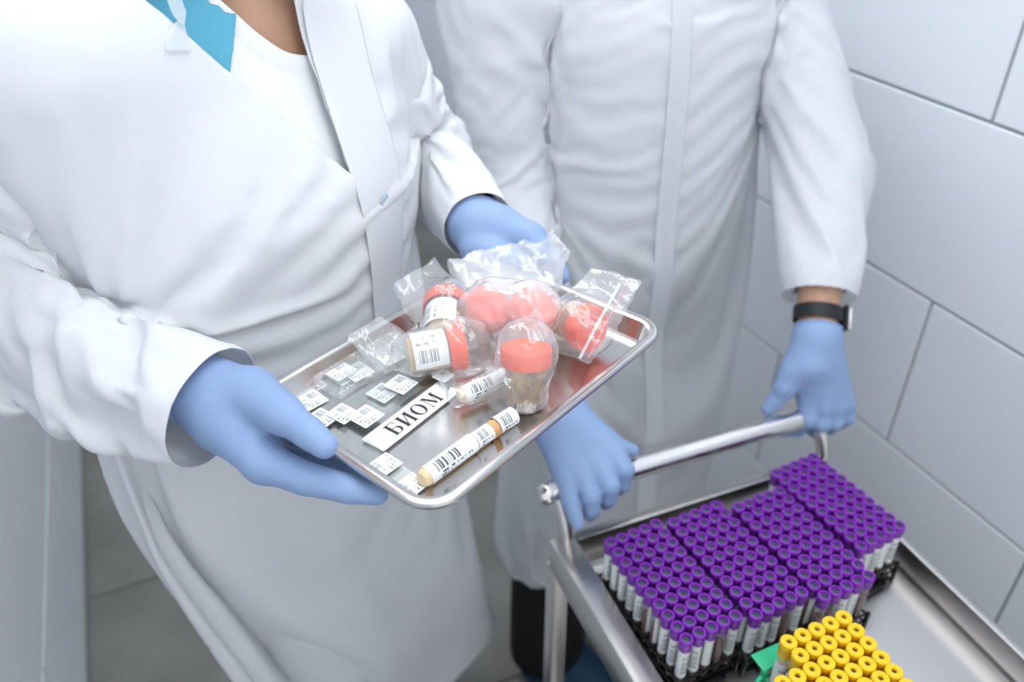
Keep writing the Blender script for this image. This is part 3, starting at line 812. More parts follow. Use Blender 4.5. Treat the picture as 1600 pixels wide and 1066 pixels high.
# ---- the person holding the tray
WC, WA = (.085, .888), math.radians(27.3)
WF = np.array([math.sin(WA), -math.cos(WA)])          # where she faces
w_shR, w_elR, w_wrR = (-.070, .822, 1.395), (-0.2041, 0.8750, 1.1791), (-0.0186, 0.6543, 1.1387)
w_shL, w_elL, w_wrL = (.228, .965, 1.345), (0.3335, 1.0260, 1.1684), (0.3182, 0.8086, 1.1694)
WPROF = [(.86, .165, .11, 0, 0), (.95, .175, .115, 0, 0), (1.05, .150, .10, 0, .01), (1.15, .15, .105, 0, .015), (1.25, .165, .112, 0, .015), (1.33, .165, .09, 0, 0), (1.385, .11, .065, .015, 0), (1.41, .062, .055, .028, 0)]
def lat(c, ang, x, y, z):
    """point at x sideways, y forward of a person standing at c"""
    return (c[0]+x*math.cos(ang)+y*math.sin(ang), c[1]+x*math.sin(ang)-y*math.cos(ang), z)
def legs(P, c, ang, sp, r0, r1, hip, foot, lean=0):
    d = None
    for s in (-1, 1):
        e = chain(P, [(lat(c, ang, s*sp*.85, 0, hip), r0), (lat(c, ang, s*sp+lean*.6, .01, hip*.52), r0*.72), (lat(c, ang, s*sp+lean, -.01, foot), r1)], .02)
        d = e if d is None else smin(d, e, .02)
    return d
def body_sdf(c, ang, prof, arms, neck, headf, leg):
    def f(P):
        d = column(P, prof, c, ang)
        for a in arms: d = smin(d, chain(P, a, .02), .03)
        d = smin(d, chain(P, neck, .01), .03)
        d = smin(d, headf(P), .02)
        return smin(d, legs(P, c, ang, *leg), .03)
    return f
whc = np.array(lat(WC, WA, .030, .035, 1.575))
whf = lambda P: head_sdf(P, whc, WF, .35)[0]
_, wat, wR = head_sdf(np.zeros((1, 3)), whc, WF, .35)
woman = empty('person', (WC[0], WC[1], 0), 0)
tag(woman, 'person in a white gown over a white t-shirt, holding the steel tray in blue gloves', 'person')
def keep_world(o, root):
    o.matrix_parent_inverse = Matrix.Translation(-Vector(root.location)); return o
def sub(name, me, root):
    o = link(name, me, root); return keep_world(o, root)
warms = [[(w_shR, .050), (w_elR, .040), (w_wrR, .027)], [(w_shL, .050), (w_elL, .040), (w_wrL, .027)]]
wf = body_sdf(WC, WA, WPROF, warms, [(lat(WC, WA, .026, -.012, 1.36), .058), (lat(WC, WA, .030, .01, 1.52), .052)], whf, (.09, .085, .042, .86, .09, .08))
sub('body', sdf_mesh('body', wf, (-.32, .55, .05), (.50, 1.2, 1.72), .012, M_SKIN, 2), woman)
face_parts(woman, wat, wR)
for o in COL.objects:
    if o.parent == woman and o.name.split('.')[0] in ('eye', 'lips'): keep_world(o, woman)
sub('hair', sdf_mesh('hair', hair_mesh(wat, wR, 0), whc-.16, whc+.16, .01, M_HAIR, 3), woman)
def shirt_f(P):
    d = column(P, [(z, a+.009, b+.009, sx, sy) for z, a, b, sx, sy in WPROF[:-2]]+[(1.385, .135, .078, .015, .0), (1.43, .085, .072, .028, -.005), (1.46, .07, .068, .03, -.005)], WC, WA)
    for a in warms: d = smin(d, chain(P, [(p, r+.007) for p, r in a], .02), .03)
    return d
me = sdf_mesh('t_shirt', shirt_f, (-.32, .55, .84), (.50, 1.2, 1.5), .011, M_SHIRT, 3)
NP = np.array(lat(WC, WA, .034, .018, 1.39)); NN = np.array([.28*WF[0], .28*WF[1], .96])   # plane of the neckline
NN = NN/np.linalg.norm(NN)
def keep_shirt(c):
    t = (c-NP) @ NN; k = np.linalg.norm((c-NP)-np.outer(t, NN), axis=1) > .068
    for a in warms:
        wv = np.array(a[2][0])-np.array(a[1][0]); wv /= np.linalg.norm(wv); k &= ~(((c-(np.array(a[2][0])-wv*.03)) @ wv > 0) & (np.linalg.norm(c-np.array(a[2][0]), axis=1) < .08))
    return k & (c[:, 2] > .87)
cut(me, keep_shirt)
shirt = sub('t_shirt', me, woman)
bm = bmesh.new(); bm.from_mesh(me)
ring = [v.co.copy() for v in bm.verts if any(e.is_boundary for e in v.link_edges) and np.linalg.norm(np.array(v.co)-NP) < .10]; bm.free()
c0 = sum(ring, Vector())/max(len(ring), 1); nv = Vector(NN); u = nv.orthogonal().normalized(); v_ = nv.cross(u)
ring.sort(key=lambda p: math.atan2((p-c0).dot(v_), (p-c0).dot(u)))
n = len(ring)
for _ in range(6): ring = [(ring[k-1]+ring[k]*2+ring[(k+1) % n])/4 for k in range(n)]
bm = bmesh.new(); A = []; B = []
for p in ring:
    q = (p-c0).normalized(); A.append(bm.verts.new(p-q*.004+nv*.006)); B.append(bm.verts.new(p+q*.010-nv*.013))
for k in range(n): bm.faces.new((A[k], A[(k+1) % n], B[(k+1) % n], B[k]))
bmesh.ops.recalc_face_normals(bm, faces=bm.faces)
me = bpy.data.meshes.new('neckband'); bm.to_mesh(me); bm.free(); me.materials.append(M_SHIRT); shade(me, None)
o = sub('neckband', me, woman); s = o.modifiers.new('thick', 'SOLIDIFY'); s.thickness = .003; s.offset = 1
s = o.modifiers.new('smooth', 'SUBSURF'); s.levels = s.render_levels = 2
def trousers_f(c, ang, leg, prof): return lambda P: smin(legs(P, c, ang, *leg), column(P, prof, c, ang), .03)
sub('trousers', sdf_mesh('trousers', trousers_f(WC, WA, (.09, .105, .07, .86, .12, .08), [(.80, .17, .115, 0, 0), (1.0, .168, .113, 0, .005)]), (-.3, .55, .06), (.5, 1.2, 1.02), .014, M_WHITEC, 3), woman)
for s in (-1, 1):
    a, b_ = np.array(lat(WC, WA, s*.09+.08, -.02, .05)), np.array(lat(WC, WA, s*.10+.08, .14, .04))
    f = lambda P: np.maximum(chain(P, [(a, .055), (b_, .042)], .01), .001-P[:, 2])
    lo, hi = bounds([a, b_], .08); sub('shoe_cover', sdf_mesh('shoe_cover', f, lo, hi, .009, M_BLUEC, 2), woman)

# gown of the tray holder
WG = [(.13, .235, .175, .0, .0), (.40, .235, .168, 0, 0), (.70, .240, .155, -.005, .005), (.95, .232, .140, -.018, .012), (1.10, .232, .135, -.030, .022), (1.22, .222, .135, -.018, .022), (1.30, .208, .118, -.008, .012), (1.365, .178, .095, .0, .0), (1.40, .16, .085, .0, 0), (1.44, .135, .080, .005, 0), (1.48, .105, .076, .02, 0), (1.53, .095, .076, .028, 0)]
def wgown_f(P):
    d = column(P, WG, WC, WA)
    for a, b, r0, r1, t in ((w_shR, w_elR, .098, .092, .38), (w_shL, w_elL, .082, .074, .40)):
        a, b = np.array(a), np.array(b); d = smin(d, cone(P, a, a+(b-a)*t, r0, r1), .05)
    return d
GOWN_LO, GOWN_HI, GOWN_H = (-.32, .54, .10), (.44, 1.22, 1.56), .0155
def gown_mesh(name, f, lo, hi, h, keep, material, trim=()):
    v, q = surface_nets(f, lo, hi, h); v = relax(v, q, 3)
    q = q[keep(v[q].mean(1))]
    used = np.unique(q); remap = -np.ones(len(v), int); remap[used] = np.arange(len(used)); v = v[used]; q = remap[q]
    me = bpy.data.meshes.new(name); me.from_pydata(v.tolist(), [], q.tolist()); me.update(); me.materials.append(material); shade(me, None)
    for co, no in trim: bisect(me, [(co, no)], lambda c: (c-co) @ no > 1e-6)
    return me
def along(a, b):
    a, b = np.array(a), np.array(b); return (b-a)/np.linalg.norm(b-a)
wdR, wdL = along(w_elR, w_wrR), along(w_elL, w_wrL)
wcR, wcL = np.array(w_wrR)+wdR*.006, np.array(w_wrL)-wdL*.004
def wkeep(c): return (c[:, 2] > .145) & (c[:, 2] < 1.515)
def drape(me, colliders, pin, frames=26, bend=.6, shrink=-.06, quality=5, mass=.12, squash=None, grip=15):
    """let the cloth settle on the body under gravity, then keep the settled shape. pin(v) -> 0..1 weights"""
    tmp = []
    if squash:                                   # less length to spare than girth, so the folds hang down
        q = np.array([p.co for p in me.vertices]); q[:, 2] = np.where(q[:, 2] < squash[0], squash[0]-(squash[0]-q[:, 2])*squash[1], q[:, 2])
        me.vertices.foreach_set('co', q.ravel()); me.update()
    for shape, gap in colliders:
        c = bpy.data.objects.new('collider', shape); COL.objects.link(c); c.modifiers.new('hit', 'COLLISION')
        c.collision.thickness_outer = gap; c.collision.cloth_friction = grip; c.collision.damping = .5; tmp.append(c)
    ob = bpy.data.objects.new('drape', me); COL.objects.link(ob); tmp.append(ob)
    v = np.array([q.co for q in me.vertices]); vg = ob.vertex_groups.new(name='pin')
    for i, wgt in enumerate(pin(v)):
        if wgt > 0: vg.add([i], float(min(wgt, 1)), 'REPLACE')
    cm = ob.modifiers.new('cloth', 'CLOTH'); s = cm.settings
    s.quality = quality; s.mass = mass; s.air_damping = 2
    s.tension_stiffness = 20; s.compression_stiffness = 12; s.shear_stiffness = 6; s.bending_stiffness = bend
    s.tension_damping = s.compression_damping = s.shear_damping = 8; s.bending_damping = .8
    s.vertex_group_mass = 'pin'; s.shrink_min = shrink
    cm.collision_settings.collision_quality = 2; cm.collision_settings.distance_min = .005
    S.frame_start = 1; S.frame_end = frames; cm.point_cache.frame_start = 1; cm.point_cache.frame_end = frames
    for f in range(1, frames+1): S.frame_set(f)
    ev = ob.evaluated_get(bpy.context.evaluated_depsgraph_get())
    x = np.array([q.co for q in ev.data.vertices])
    if np.max(np.abs(x-v)) < .3:
        me.vertices.foreach_set('co', x.ravel()); me.update()
    for o in tmp: bpy.data.objects.remove(o)
    S.frame_set(1)
    return me
def world_mesh(o):
    m2 = o.data.copy(); bpy.context.view_layer.update(); m2.transform(o.matrix_world); return m2
def colliders_of(root):
    return [(world_mesh(o), .006) for o in root.children if o.name.split('.')[0] in ('body', 't_shirt', 'shirt', 'trousers')]
def pinner(ztop, wrists, soft=.02):
    def f(v):
        p = np.clip((v[:, 2]-(ztop-.02))/.05, 0, 1)
        for c, d, l, r in wrists:
            t = (v-c) @ d; q = np.linalg.norm((v-c)-np.outer(t, d), axis=1)
            p = np.maximum(p, np.where((t > -l) & (q < r) & (t < .05), 1.0, 0))
        return p
    return f

def raycast_strip(name, bvh, A, B, away, n, m_, off, material):
    """a band of cloth lying on a surface between two guide lines; away = level direction towards the viewer side"""
    def poly(L, t):
        L = [np.array(p) for p in L]; ln = [np.linalg.norm(b-a) for a, b in zip(L, L[1:])]; s_ = t*sum(ln)
        for a, b, l in zip(L, L[1:], ln):
            if s_ <= l+1e-9: return a+(b-a)*s_/l
            s_ -= l
        return L[-1]
    av = Vector((away[0], away[1], 0)); v = []
    for i in range(n+1):
        a, b = poly(A, i/n), poly(B, i/n)
        for k in range(m_+1):
            p = Vector(a+(b-a)*k/m_); hit = bvh.ray_cast(p+av*.35, -av, .8)
            q = hit[0] if hit[0] is not None else p
            v.append(np.array(q+av*off))
    g = np.array(v).reshape(n+1, m_+1, 3)
    for _ in range(3): g[1:-1] = g[1:-1]*.5+(g[:-2]+g[2:])*.25
    me = bpy.data.meshes.new(name)
    me.from_pydata(g.reshape(-1, 3).tolist(), [], [(i*(m_+1)+k, i*(m_+1)+k+1, (i+1)*(m_+1)+k+1, (i+1)*(m_+1)+k) for i in range(n) for k in range(m_)])
    me.update(); me.materials.append(material); shade(me, None); return me
def thicken(o, t, off=0, sub_=0):
    s = o.modifiers.new('thick', 'SOLIDIFY'); s.thickness = t; s.offset = off
    if sub_: s = o.modifiers.new('smooth', 'SUBSURF'); s.levels = s.render_levels = sub_
def bvh_of(me): return BVHTree.FromPolygons([v.co.copy() for v in me.vertices], [tuple(p.vertices) for p in me.polygons])
def bisect(me, planes, drop):
    bm = bmesh.new(); bm.from_mesh(me)
    for co, no in planes: bmesh.ops.bisect_plane(bm, geom=bm.verts[:]+bm.edges[:]+bm.faces[:], plane_co=co, plane_no=no, dist=1e-5)
    bmesh.ops.delete(bm, geom=[f for f in bm.faces if drop(np.array(f.calc_center_median()))], context='FACES')
    bm.to_mesh(me); bm.free(); shade(me, None)
wg_me = gown_mesh('gown', wgown_f, GOWN_LO, GOWN_HI, GOWN_H, wkeep, M_GOWN)
_t = MB().box(-.17, .17, -.117, .117, -.004, .02).mesh('tray_block', M_STEEL, None); _t.transform(TM)
drape(wg_me, colliders_of(woman)+[(_t, .004)], pinner(1.355, []), shrink=-.07, squash=(1.33, .92), grip=3)
_v = np.array([q.co for q in wg_me.vertices]); _t = np.clip((.90-_v[:, 2])/.75, 0, 1); _v += np.outer(.115*_t**1.3, [math.cos(WA), math.sin(WA), 0])   # she stands with her weight to one side
wg_me.vertices.foreach_set('co', _v.ravel()); wg_me.update()
w_bvh = bvh_of(wg_me)
# the open neck: everything between the two front edges is cut away
apex, vl, vr = np.array((0.1633, 0.7829, 1.2738)), np.array((0.0366, 0.8234, 1.4038)), np.array((0.1386, 0.8461, 1.4239))
WF3 = np.array([WF[0], WF[1], 0.0])
nl = np.cross(vl-apex, WF3); nl /= np.linalg.norm(nl); nr = np.cross(vr-apex, WF3); nr /= np.linalg.norm(nr)
sl, sr = np.sign((vr-apex) @ nl), np.sign((vl-apex) @ nr)
bisect(wg_me, [(apex, nl), (apex, nr)], lambda c: ((c-apex) @ nl)*sl > 0 and ((c-apex) @ nr)*sr > 0 and (c-np.array([WC[0], WC[1], 0])) @ WF3 > -.02)
wg = sub('gown', wg_me, woman); wg['label'] = 'white disposable gown'
thicken(wg, .0012, 0, 1)
wsl = [((w_shR, w_elR, tuple(np.array(w_wrR)-np.array([0, 0, .006])), .076, .090, .062), wcR+.010*wdR, wdR, -.18), ((w_shL, w_elL, w_wrL, .056, .058, .043), wcL, wdL, -.08)]
for (a, b_, c_, r0, r1, r2), cp, cdv, shr in wsl:
    a = tuple(np.array(a)*.72+np.array(b_)*.28)
    mid = tuple(np.array(b_)*.42+np.array(c_)*.58-np.array([0, 0, .012]))
    f = lambda P: chain(P, [(a, r0), (b_, r1), (mid, r1*.45+r2*.5+.004), (c_, r2)], .03)
    lo, hi = bounds([a, b_, c_], .13); up = along(b_, a)
    sme = gown_mesh('sleeve', f, lo, hi, .0125, lambda c: ~(((c-cp) @ cdv > .018) & (np.linalg.norm(c-cp, axis=1) < .12)) & ((c-np.array(a)) @ up < .045), M_GOWN, [(cp, cdv)])
    drape(sme, [(world_mesh(o), .004) for o in woman.children if o.name.split('.')[0] in ('body', 't_shirt', 'gown')],
          lambda v: np.maximum(np.clip(((v-np.array(a)) @ up+.05)/.05, 0, 1), ((v-cp) @ cdv > -.014)*1.0), 24, .4, shr)
    o = link('sleeve', sme, wg); thicken(o, .0012, 0, 1)
# front band of the gown, its little fastener, the teal garment and the tie under the collar
A = [(0.1403, 0.8564, 1.4298), (0.1477, 0.8244, 1.3735), (0.1612, 0.7787, 1.2758), (0.1801, 0.7641, 1.1447), (0.1884, 0.7680, 1.0466)]
B = [(0.2067, 0.9082, 1.4145), (0.2126, 0.8680, 1.3587), (0.2324, 0.8171, 1.2399), (0.2355, 0.8100, 1.1487), (0.2148, 0.7875, 1.0263)]
thicken(sub('front_band', raycast_strip('front_band', w_bvh, A, B, WF, 26, 5, .0035, M_GOWN), woman), .0012, 0, 1)
hit = w_bvh.ray_cast(Vector((0.1997, 0.7855, 1.2367))+Vector(WF3)*.3, -Vector(WF3), .8)
if hit[0] is not None:
    k = MB().box(-.006, .006, -.0006, .0006, -.0028, .0028, .0006, 1).build('fastener_tab', mat('tab_film', srgb(168, 190, 200), rough=.4), woman)
    k.matrix_world = Matrix.Translation(hit[0]+Vector(WF3)*.0052) @ Matrix.Rotation(WA, 4, 'Z') @ Matrix.Rotation(-.6, 4, 'Y'); keep_world(k, woman)
    k.matrix_parent_inverse = Matrix.Identity(4); k.matrix_local = Matrix.Translation(-Vector(woman.location)) @ Matrix.Translation(hit[0]+Vector(WF3)*.0052) @ Matrix.Rotation(WA, 4, 'Z') @ Matrix.Rotation(-.6, 4, 'Y')
tme = shirt.data.copy(); tme.materials.clear(); tme.materials.append(M_TEAL); tme.name = 'teal_top'
lat3 = np.array([math.cos(WA), math.sin(WA), 0.0]); cut0, cut1 = np.array((0.0527, 0.9002, 1.4189)), np.array((0.0373, 0.8797, 1.3822)); lat3 = np.cross(cut1-cut0, WF3); lat3 /= np.linalg.norm(lat3); lat3 *= np.sign(lat3[0])
bisect(tme, [(cut0, lat3)], lambda c: (c-cut0) @ lat3 > 0 or c[2] < 1.18 or (c-cut0) @ lat3 < -.085)
bm = bmesh.new(); bm.from_mesh(tme); bm.normal_update()
for v in bm.verts: v.co += v.normal*.004
bm.to_mesh(tme); bm.free()
o = sub('teal_top', tme, woman); o['label'] = 'teal garment showing under the gown collar'; thicken(o, .0015, 1, 1)
s_bvh = bvh_of(tme)
for k, (A, B) in enumerate((([(-0.0100, 0.8758, 1.4554), (-0.0005, 0.8496, 1.4348), (0.0137, 0.8370, 1.4262)], [(0.0010, 0.8839, 1.4639), (0.0108, 0.8581, 1.4440), (0.0187, 0.8425, 1.4365)]),
                            ([(0.0067, 0.8436, 1.4310), (-0.0085, 0.8370, 1.4219), (-0.0094, 0.8297, 1.4117)], [(0.0158, 0.8388, 1.4300), (0.0204, 0.8270, 1.4168), (0.0237, 0.8178, 1.4065)]))):
    thicken(sub('tie', raycast_strip('tie', w_bvh, A, B, WF, 10, 4, .008-.003*k, M_RIBBON), woman), .0006, 0, 1)

# her right hand: thumb over the left rim, fingers under the tray
glove('glove', woman,
      [[((-0.0131, 0.6526, 1.1396), .027), ((-0.0002, 0.6279, 1.1372), .033), ((0.0194, 0.5701, 1.1157), .0185)], [((-0.0131, 0.6526, 1.1396), .027), ((0.0146, 0.6069, 1.1053), .0205)], [((-0.0112, 0.6499, 1.1424), .028), ((0.0027, 0.6376, 1.1217), .032), ((0.0147, 0.6370, 1.0872), .019)],
       [((-0.0080, 0.6472, 1.1461), .028), ((0.0235, 0.6152, 1.1573), .0215), ((0.0427, 0.5694, 1.1606), .0165)], [((-0.0233, 0.6693, 1.1399), .0255), ((-0.0131, 0.6526, 1.1396), .027)]],
      [[((0.0235, 0.6152, 1.1573), .0205), ((0.0428, 0.5697, 1.1610), .0150), ((0.0572, 0.5387, 1.1599), .0130), ((0.0662, 0.5241, 1.1546), .0112)],
       [((0.0194, 0.5701, 1.1157), .0170), ((0.0480, 0.5358, 1.1150), .0138), ((0.0779, 0.5116, 1.1127), .0120), ((0.0989, 0.5004, 1.1084), .0095)],
       [((0.0153, 0.6016, 1.0986), .0165), ((0.0591, 0.5693, 1.0938), .0130), ((0.0929, 0.5444, 1.0929), .0115), ((0.1164, 0.5330, 1.0951), .0095)],
       [((0.0147, 0.6251, 1.0890), .0160), ((0.0581, 0.5974, 1.0830), .0125), ((0.0908, 0.5735, 1.0828), .0110), ((0.1122, 0.5630, 1.0866), .0090)],
       [((0.0151, 0.6434, 1.0836), .0140), ((0.0516, 0.6266, 1.0774), .0110), ((0.0779, 0.6085, 1.0777), .0100), ((0.0972, 0.5990, 1.0799), .0085)]],
      ((-0.0189, 0.6615, 1.1410), along(w_wrR, w_elR)), 'blue glove pinching the left rim, thumb on top')
# her left hand at the far corner
glove('glove', woman,
      [[((0.3185, 0.8153, 1.1696), .026), ((0.3357, 0.7932, 1.1679), .028), ((0.3602, 0.7621, 1.1673), .018)], [((0.3181, 0.8145, 1.1684), .026), ((0.3587, 0.7813, 1.1479), .018)], [((0.3147, 0.8160, 1.1684), .026), ((0.3510, 0.8010, 1.1342), .018)],
       [((0.3104, 0.8053, 1.1692), .026), ((0.3041, 0.7848, 1.1556), .018), ((0.3153, 0.7608, 1.1567), .0135)], [((0.3169, 0.8212, 1.1714), .025), ((0.3202, 0.8097, 1.1685), .027)]],
      [[((0.3041, 0.7848, 1.1556), .0175), ((0.3171, 0.7595, 1.1561), .0135), ((0.3287, 0.7416, 1.1567), .0120), ((0.3385, 0.7288, 1.1560), .0105)],
       [((0.3602, 0.7621, 1.1673), .0165), ((0.3661, 0.7407, 1.1600), .0130), ((0.3725, 0.7242, 1.1505), .0115), ((0.3770, 0.7134, 1.1387), .0095)],
       [((0.3605, 0.7730, 1.1556), .0165), ((0.3692, 0.7564, 1.1385), .0130), ((0.3721, 0.7451, 1.1250), .0115), ((0.3711, 0.7374, 1.1106), .0095)],
       [((0.3569, 0.7865, 1.1449), .0160), ((0.3642, 0.7752, 1.1199), .0125), ((0.3648, 0.7671, 1.1023), .0110), ((0.3618, 0.7605, 1.0863), .0090)],
       [((0.3510, 0.8010, 1.1342), .0140), ((0.3539, 0.7890, 1.1109), .0110), ((0.3519, 0.7791, 1.0964), .0100), ((0.3475, 0.7730, 1.0857), .0085)]],
      ((0.3185, 0.8191, 1.1712), along(w_wrL, w_elL)), 'blue glove holding the far corner of the tray')

# ---- the person pushing the trolley
MC, MA = (.70, 1.09), 0.0
m_shR, m_elR, m_wrR = (.466, 1.085, 1.372), (0.4611, 1.0716, 1.1101), (0.4291, 0.8432, 0.8731)
m_shL, m_elL, m_wrL = (.890, 1.09, 1.372), (0.9239, 0.8931, 1.0921), (0.8222, 0.7509, 0.9348)
MPROF = [(.90, .170, .12, 0, 0), (1.0, .175, .12, 0, .0), (1.15, .170, .118, 0, .01), (1.30, .18, .12, 0, .01), (1.40, .185, .095, 0, 0), (1.455, .12, .07, 0, 0), (1.49, .065, .06, 0, 0)]
mhc = np.array(lat(MC, MA, 0, .035, 1.675)); MF = (0.0, -1.0)
mhf = lambda P: head_sdf(P, mhc, MF, .3)[0]
_, mat_, mR = head_sdf(np.zeros((1, 3)), mhc, MF, .3)
man = empty('person', (MC[0], MC[1], 0))
tag(man, 'person in a thin white gown and black trousers gripping the trolley handle, black watch', 'person')
marms = [[(m_shR, .055), (m_elR, .043), (m_wrR, .030)], [(m_shL, .055), (m_elL, .043), (m_wrL, .030)]]
mf = body_sdf(MC, MA, MPROF, marms, [(lat(MC, MA, 0, -.005, 1.43), .064), (lat(MC, MA, 0, .01, 1.61), .058)], mhf, (.10, .085, .045, .92, .10))
sub('body', sdf_mesh('body', mf, (.36, .62, .05), (1.09, 1.32, 1.82), .012, M_SKIN, 2), man)
face_parts(man, mat_, mR)
for o in COL.objects:
    if o.parent == man and o.name.split('.')[0] in ('eye', 'lips'): keep_world(o, man)
sub('hair', sdf_mesh('hair', hair_mesh(mat_, mR, 0), mhc-.16, mhc+.16, .01, M_HAIR, 3), man)
def mshirt_f(P):
    d = column(P, [(z, a+.010, b+.010, sx, sy) for z, a, b, sx, sy in MPROF], MC, MA)
    for a in marms: d = smin(d, chain(P, [(a[0][0], a[0][1]+.010), (a[1][0], a[1][1]+.010), (a[2][0], a[2][1]+.006)], .02), .03)
    return d
me = sdf_mesh('shirt', mshirt_f, (.34, .62, .88), (1.085, 1.32, 1.52), .013, M_SHIRT, 3)
def keep_ms(c):
    k = (c[:, 2] < 1.475) & (c[:, 2] > .915)
    for a in marms:
        wv = along(a[1][0], a[2][0]); k &= ~(((c-(np.array(a[2][0])-wv*.05)) @ wv > 0) & (np.linalg.norm(c-np.array(a[2][0]), axis=1) < .12))
    return k
cut(me, keep_ms); sub('shirt', me, man)
MLEG = [[(lat(MC, MA, -.10, 0, .93), .10), ((.530, .985, .50), .085), ((.498, .955, .10), .078)], [(lat(MC, MA, .10, 0, .93), .10), ((.80, 1.04, .50), .085), ((.80, 1.04, .10), .075)]]
mtf = lambda P: smin(smin(chain(P, MLEG[0], .02), chain(P, MLEG[1], .02), .02), column(P, [(.88, .185, .13, 0, 0), (1.02, .19, .135, 0, .0)], MC, MA), .03)
me = sdf_mesh('trousers', mtf, (.38, .78, .04), (1.0, 1.28, 1.04), .014, M_BLACKC, 3); cut(me, lambda c: c[:, 2] > .085); sub('trousers', me, man)
for a, b_ in ((np.array((.51, .96, .055)), np.array((.565, .845, .042))), (np.array((.80, 1.04, .055)), np.array((.82, .90, .042)))):
    f = lambda P: np.maximum(smin(chain(P, [(a, .068), (b_, .055)], .01), cone(P, a, a+np.array([0, 0, .06]), .065, .06), .02), .001-P[:, 2])
    lo, hi = bounds([a, b_], .12); sub('shoe_cover', sdf_mesh('shoe_cover', f, lo, hi, .009, M_BLUEC, 2), man)
MG = [(.22, .225, .165, -.05, .0), (.45, .215, .155, -.02, 0), (.70, .212, .148, 0, .0), (.95, .205, .145, .005, .008), (1.15, .195, .142, .01, .018), (1.30, .20, .14, .005, .015), (1.40, .20, .115, 0, 0), (1.455, .15, .09, 0, 0), (1.50, .10, .08, 0, 0), (1.54, .09, .075, 0, 0)]
def mgown_f(P): return column(P, MG, MC, MA)
def sleeve_f(a, b, c, r0, r1, r2): return lambda P: np.maximum(chain(P, [(a, r0), (b, r1), (c, r2)], .03), P[:, 0]-(XR-.012))
MG_LO, MG_HI, MG_H = (.38, .80, .20), (1.01, 1.33, 1.55), .0155
mdR, mdL = along(m_elR, m_wrR), along(m_elL, m_wrL)
mcR, mcL = np.array(m_wrR)-mdR*.02, np.array(m_wrL)-mdL*.040
def mkeep(c):
    return (c[:, 2] > .245+np.maximum(0, (c[:, 0]-.52))*.15) & (c[:, 2] < 1.525)
mg_me = gown_mesh('gown', mgown_f, MG_LO, MG_HI, MG_H, mkeep, M_GOWN2)
bpy.context.view_layer.update()
_c = MB().box(-.02, CW+.02, -CL, .005, .2, ZR+.003).mesh('trolley_block', M_STEEL, None); _c.transform(cart.matrix_world)
_h = MB().tube([(.012, .03, ZH), (CW+.012, .03, ZH)], .0158, 12).mesh('handle_block', M_STEEL, None); _h.transform(cart.matrix_world)
_w = MB().box(XR, XR+.1, 0, 3, 0, 2.5).mesh('wall_block', M_STEEL, None)
mcol = colliders_of(man)+[(_c, .004), (_h, .004), (_w, .004)]
drape(mg_me, mcol, pinner(1.44, []), shrink=-.11, squash=(1.42, .88), bend=.5, frames=30, grip=1)
mg = sub('gown', mg_me, man); mg['label'] = 'thin translucent white gown'
thicken(mg, .0006, 0, 1)
m_bvh = bvh_of(mg_me)
A = [(0.6541, 0.9696, 1.3721), (0.6484, 0.9469, 1.3133), (0.6502, 0.9371, 1.1573), (0.6561, 0.9413, 0.9674), (0.6695, 0.9433, 0.6814), (0.6630, 0.9414, 0.4334)]
B = [(0.6846, 0.9619, 1.3709), (0.6783, 0.9404, 1.3116), (0.6841, 0.9324, 1.1534), (0.6939, 0.9369, 0.9609), (0.7125, 0.9421, 0.6680), (0.7111, 0.9356, 0.4186)]
thicken(sub('front_band', raycast_strip('front_band', m_bvh, A, B, MF, 34, 3, .0042, M_GOWN2), man), .0003, 0, 1)
mwl = tuple(np.array(m_wrL)-.03*mdL)
for (a, b_, c_, r0, r1, r2), cp, cdv in (((m_shR, m_elR, m_wrR, .088, .074, .056), mcR, mdR), ((m_shL, m_elL, mwl, .086, .072, .054), mcL, mdL)):
    lo, hi = bounds([a, b_, c_], .12)
    up = along(b_, a)
    sme = gown_mesh('sleeve', sleeve_f(a, b_, c_, r0, r1, r2), lo, hi, .0135, lambda c: ((c-cp) @ cdv < .02) & ((c-np.array(a)) @ up < .05), M_GOWN2, [(cp, cdv)])
    drape(sme, [(world_mesh(o), .004) for o in man.children if o.name.split('.')[0] in ('body', 'shirt', 'gown')]+[(_w, .004)],
          lambda v: np.maximum(np.clip(((v-np.array(a)) @ up+.05)/.05, 0, 1), ((v-cp) @ cdv > -.016)*1.0), 24, .4, -.12)
    o = link('sleeve', sme, mg); thicken(o, .0006, 0, 1)

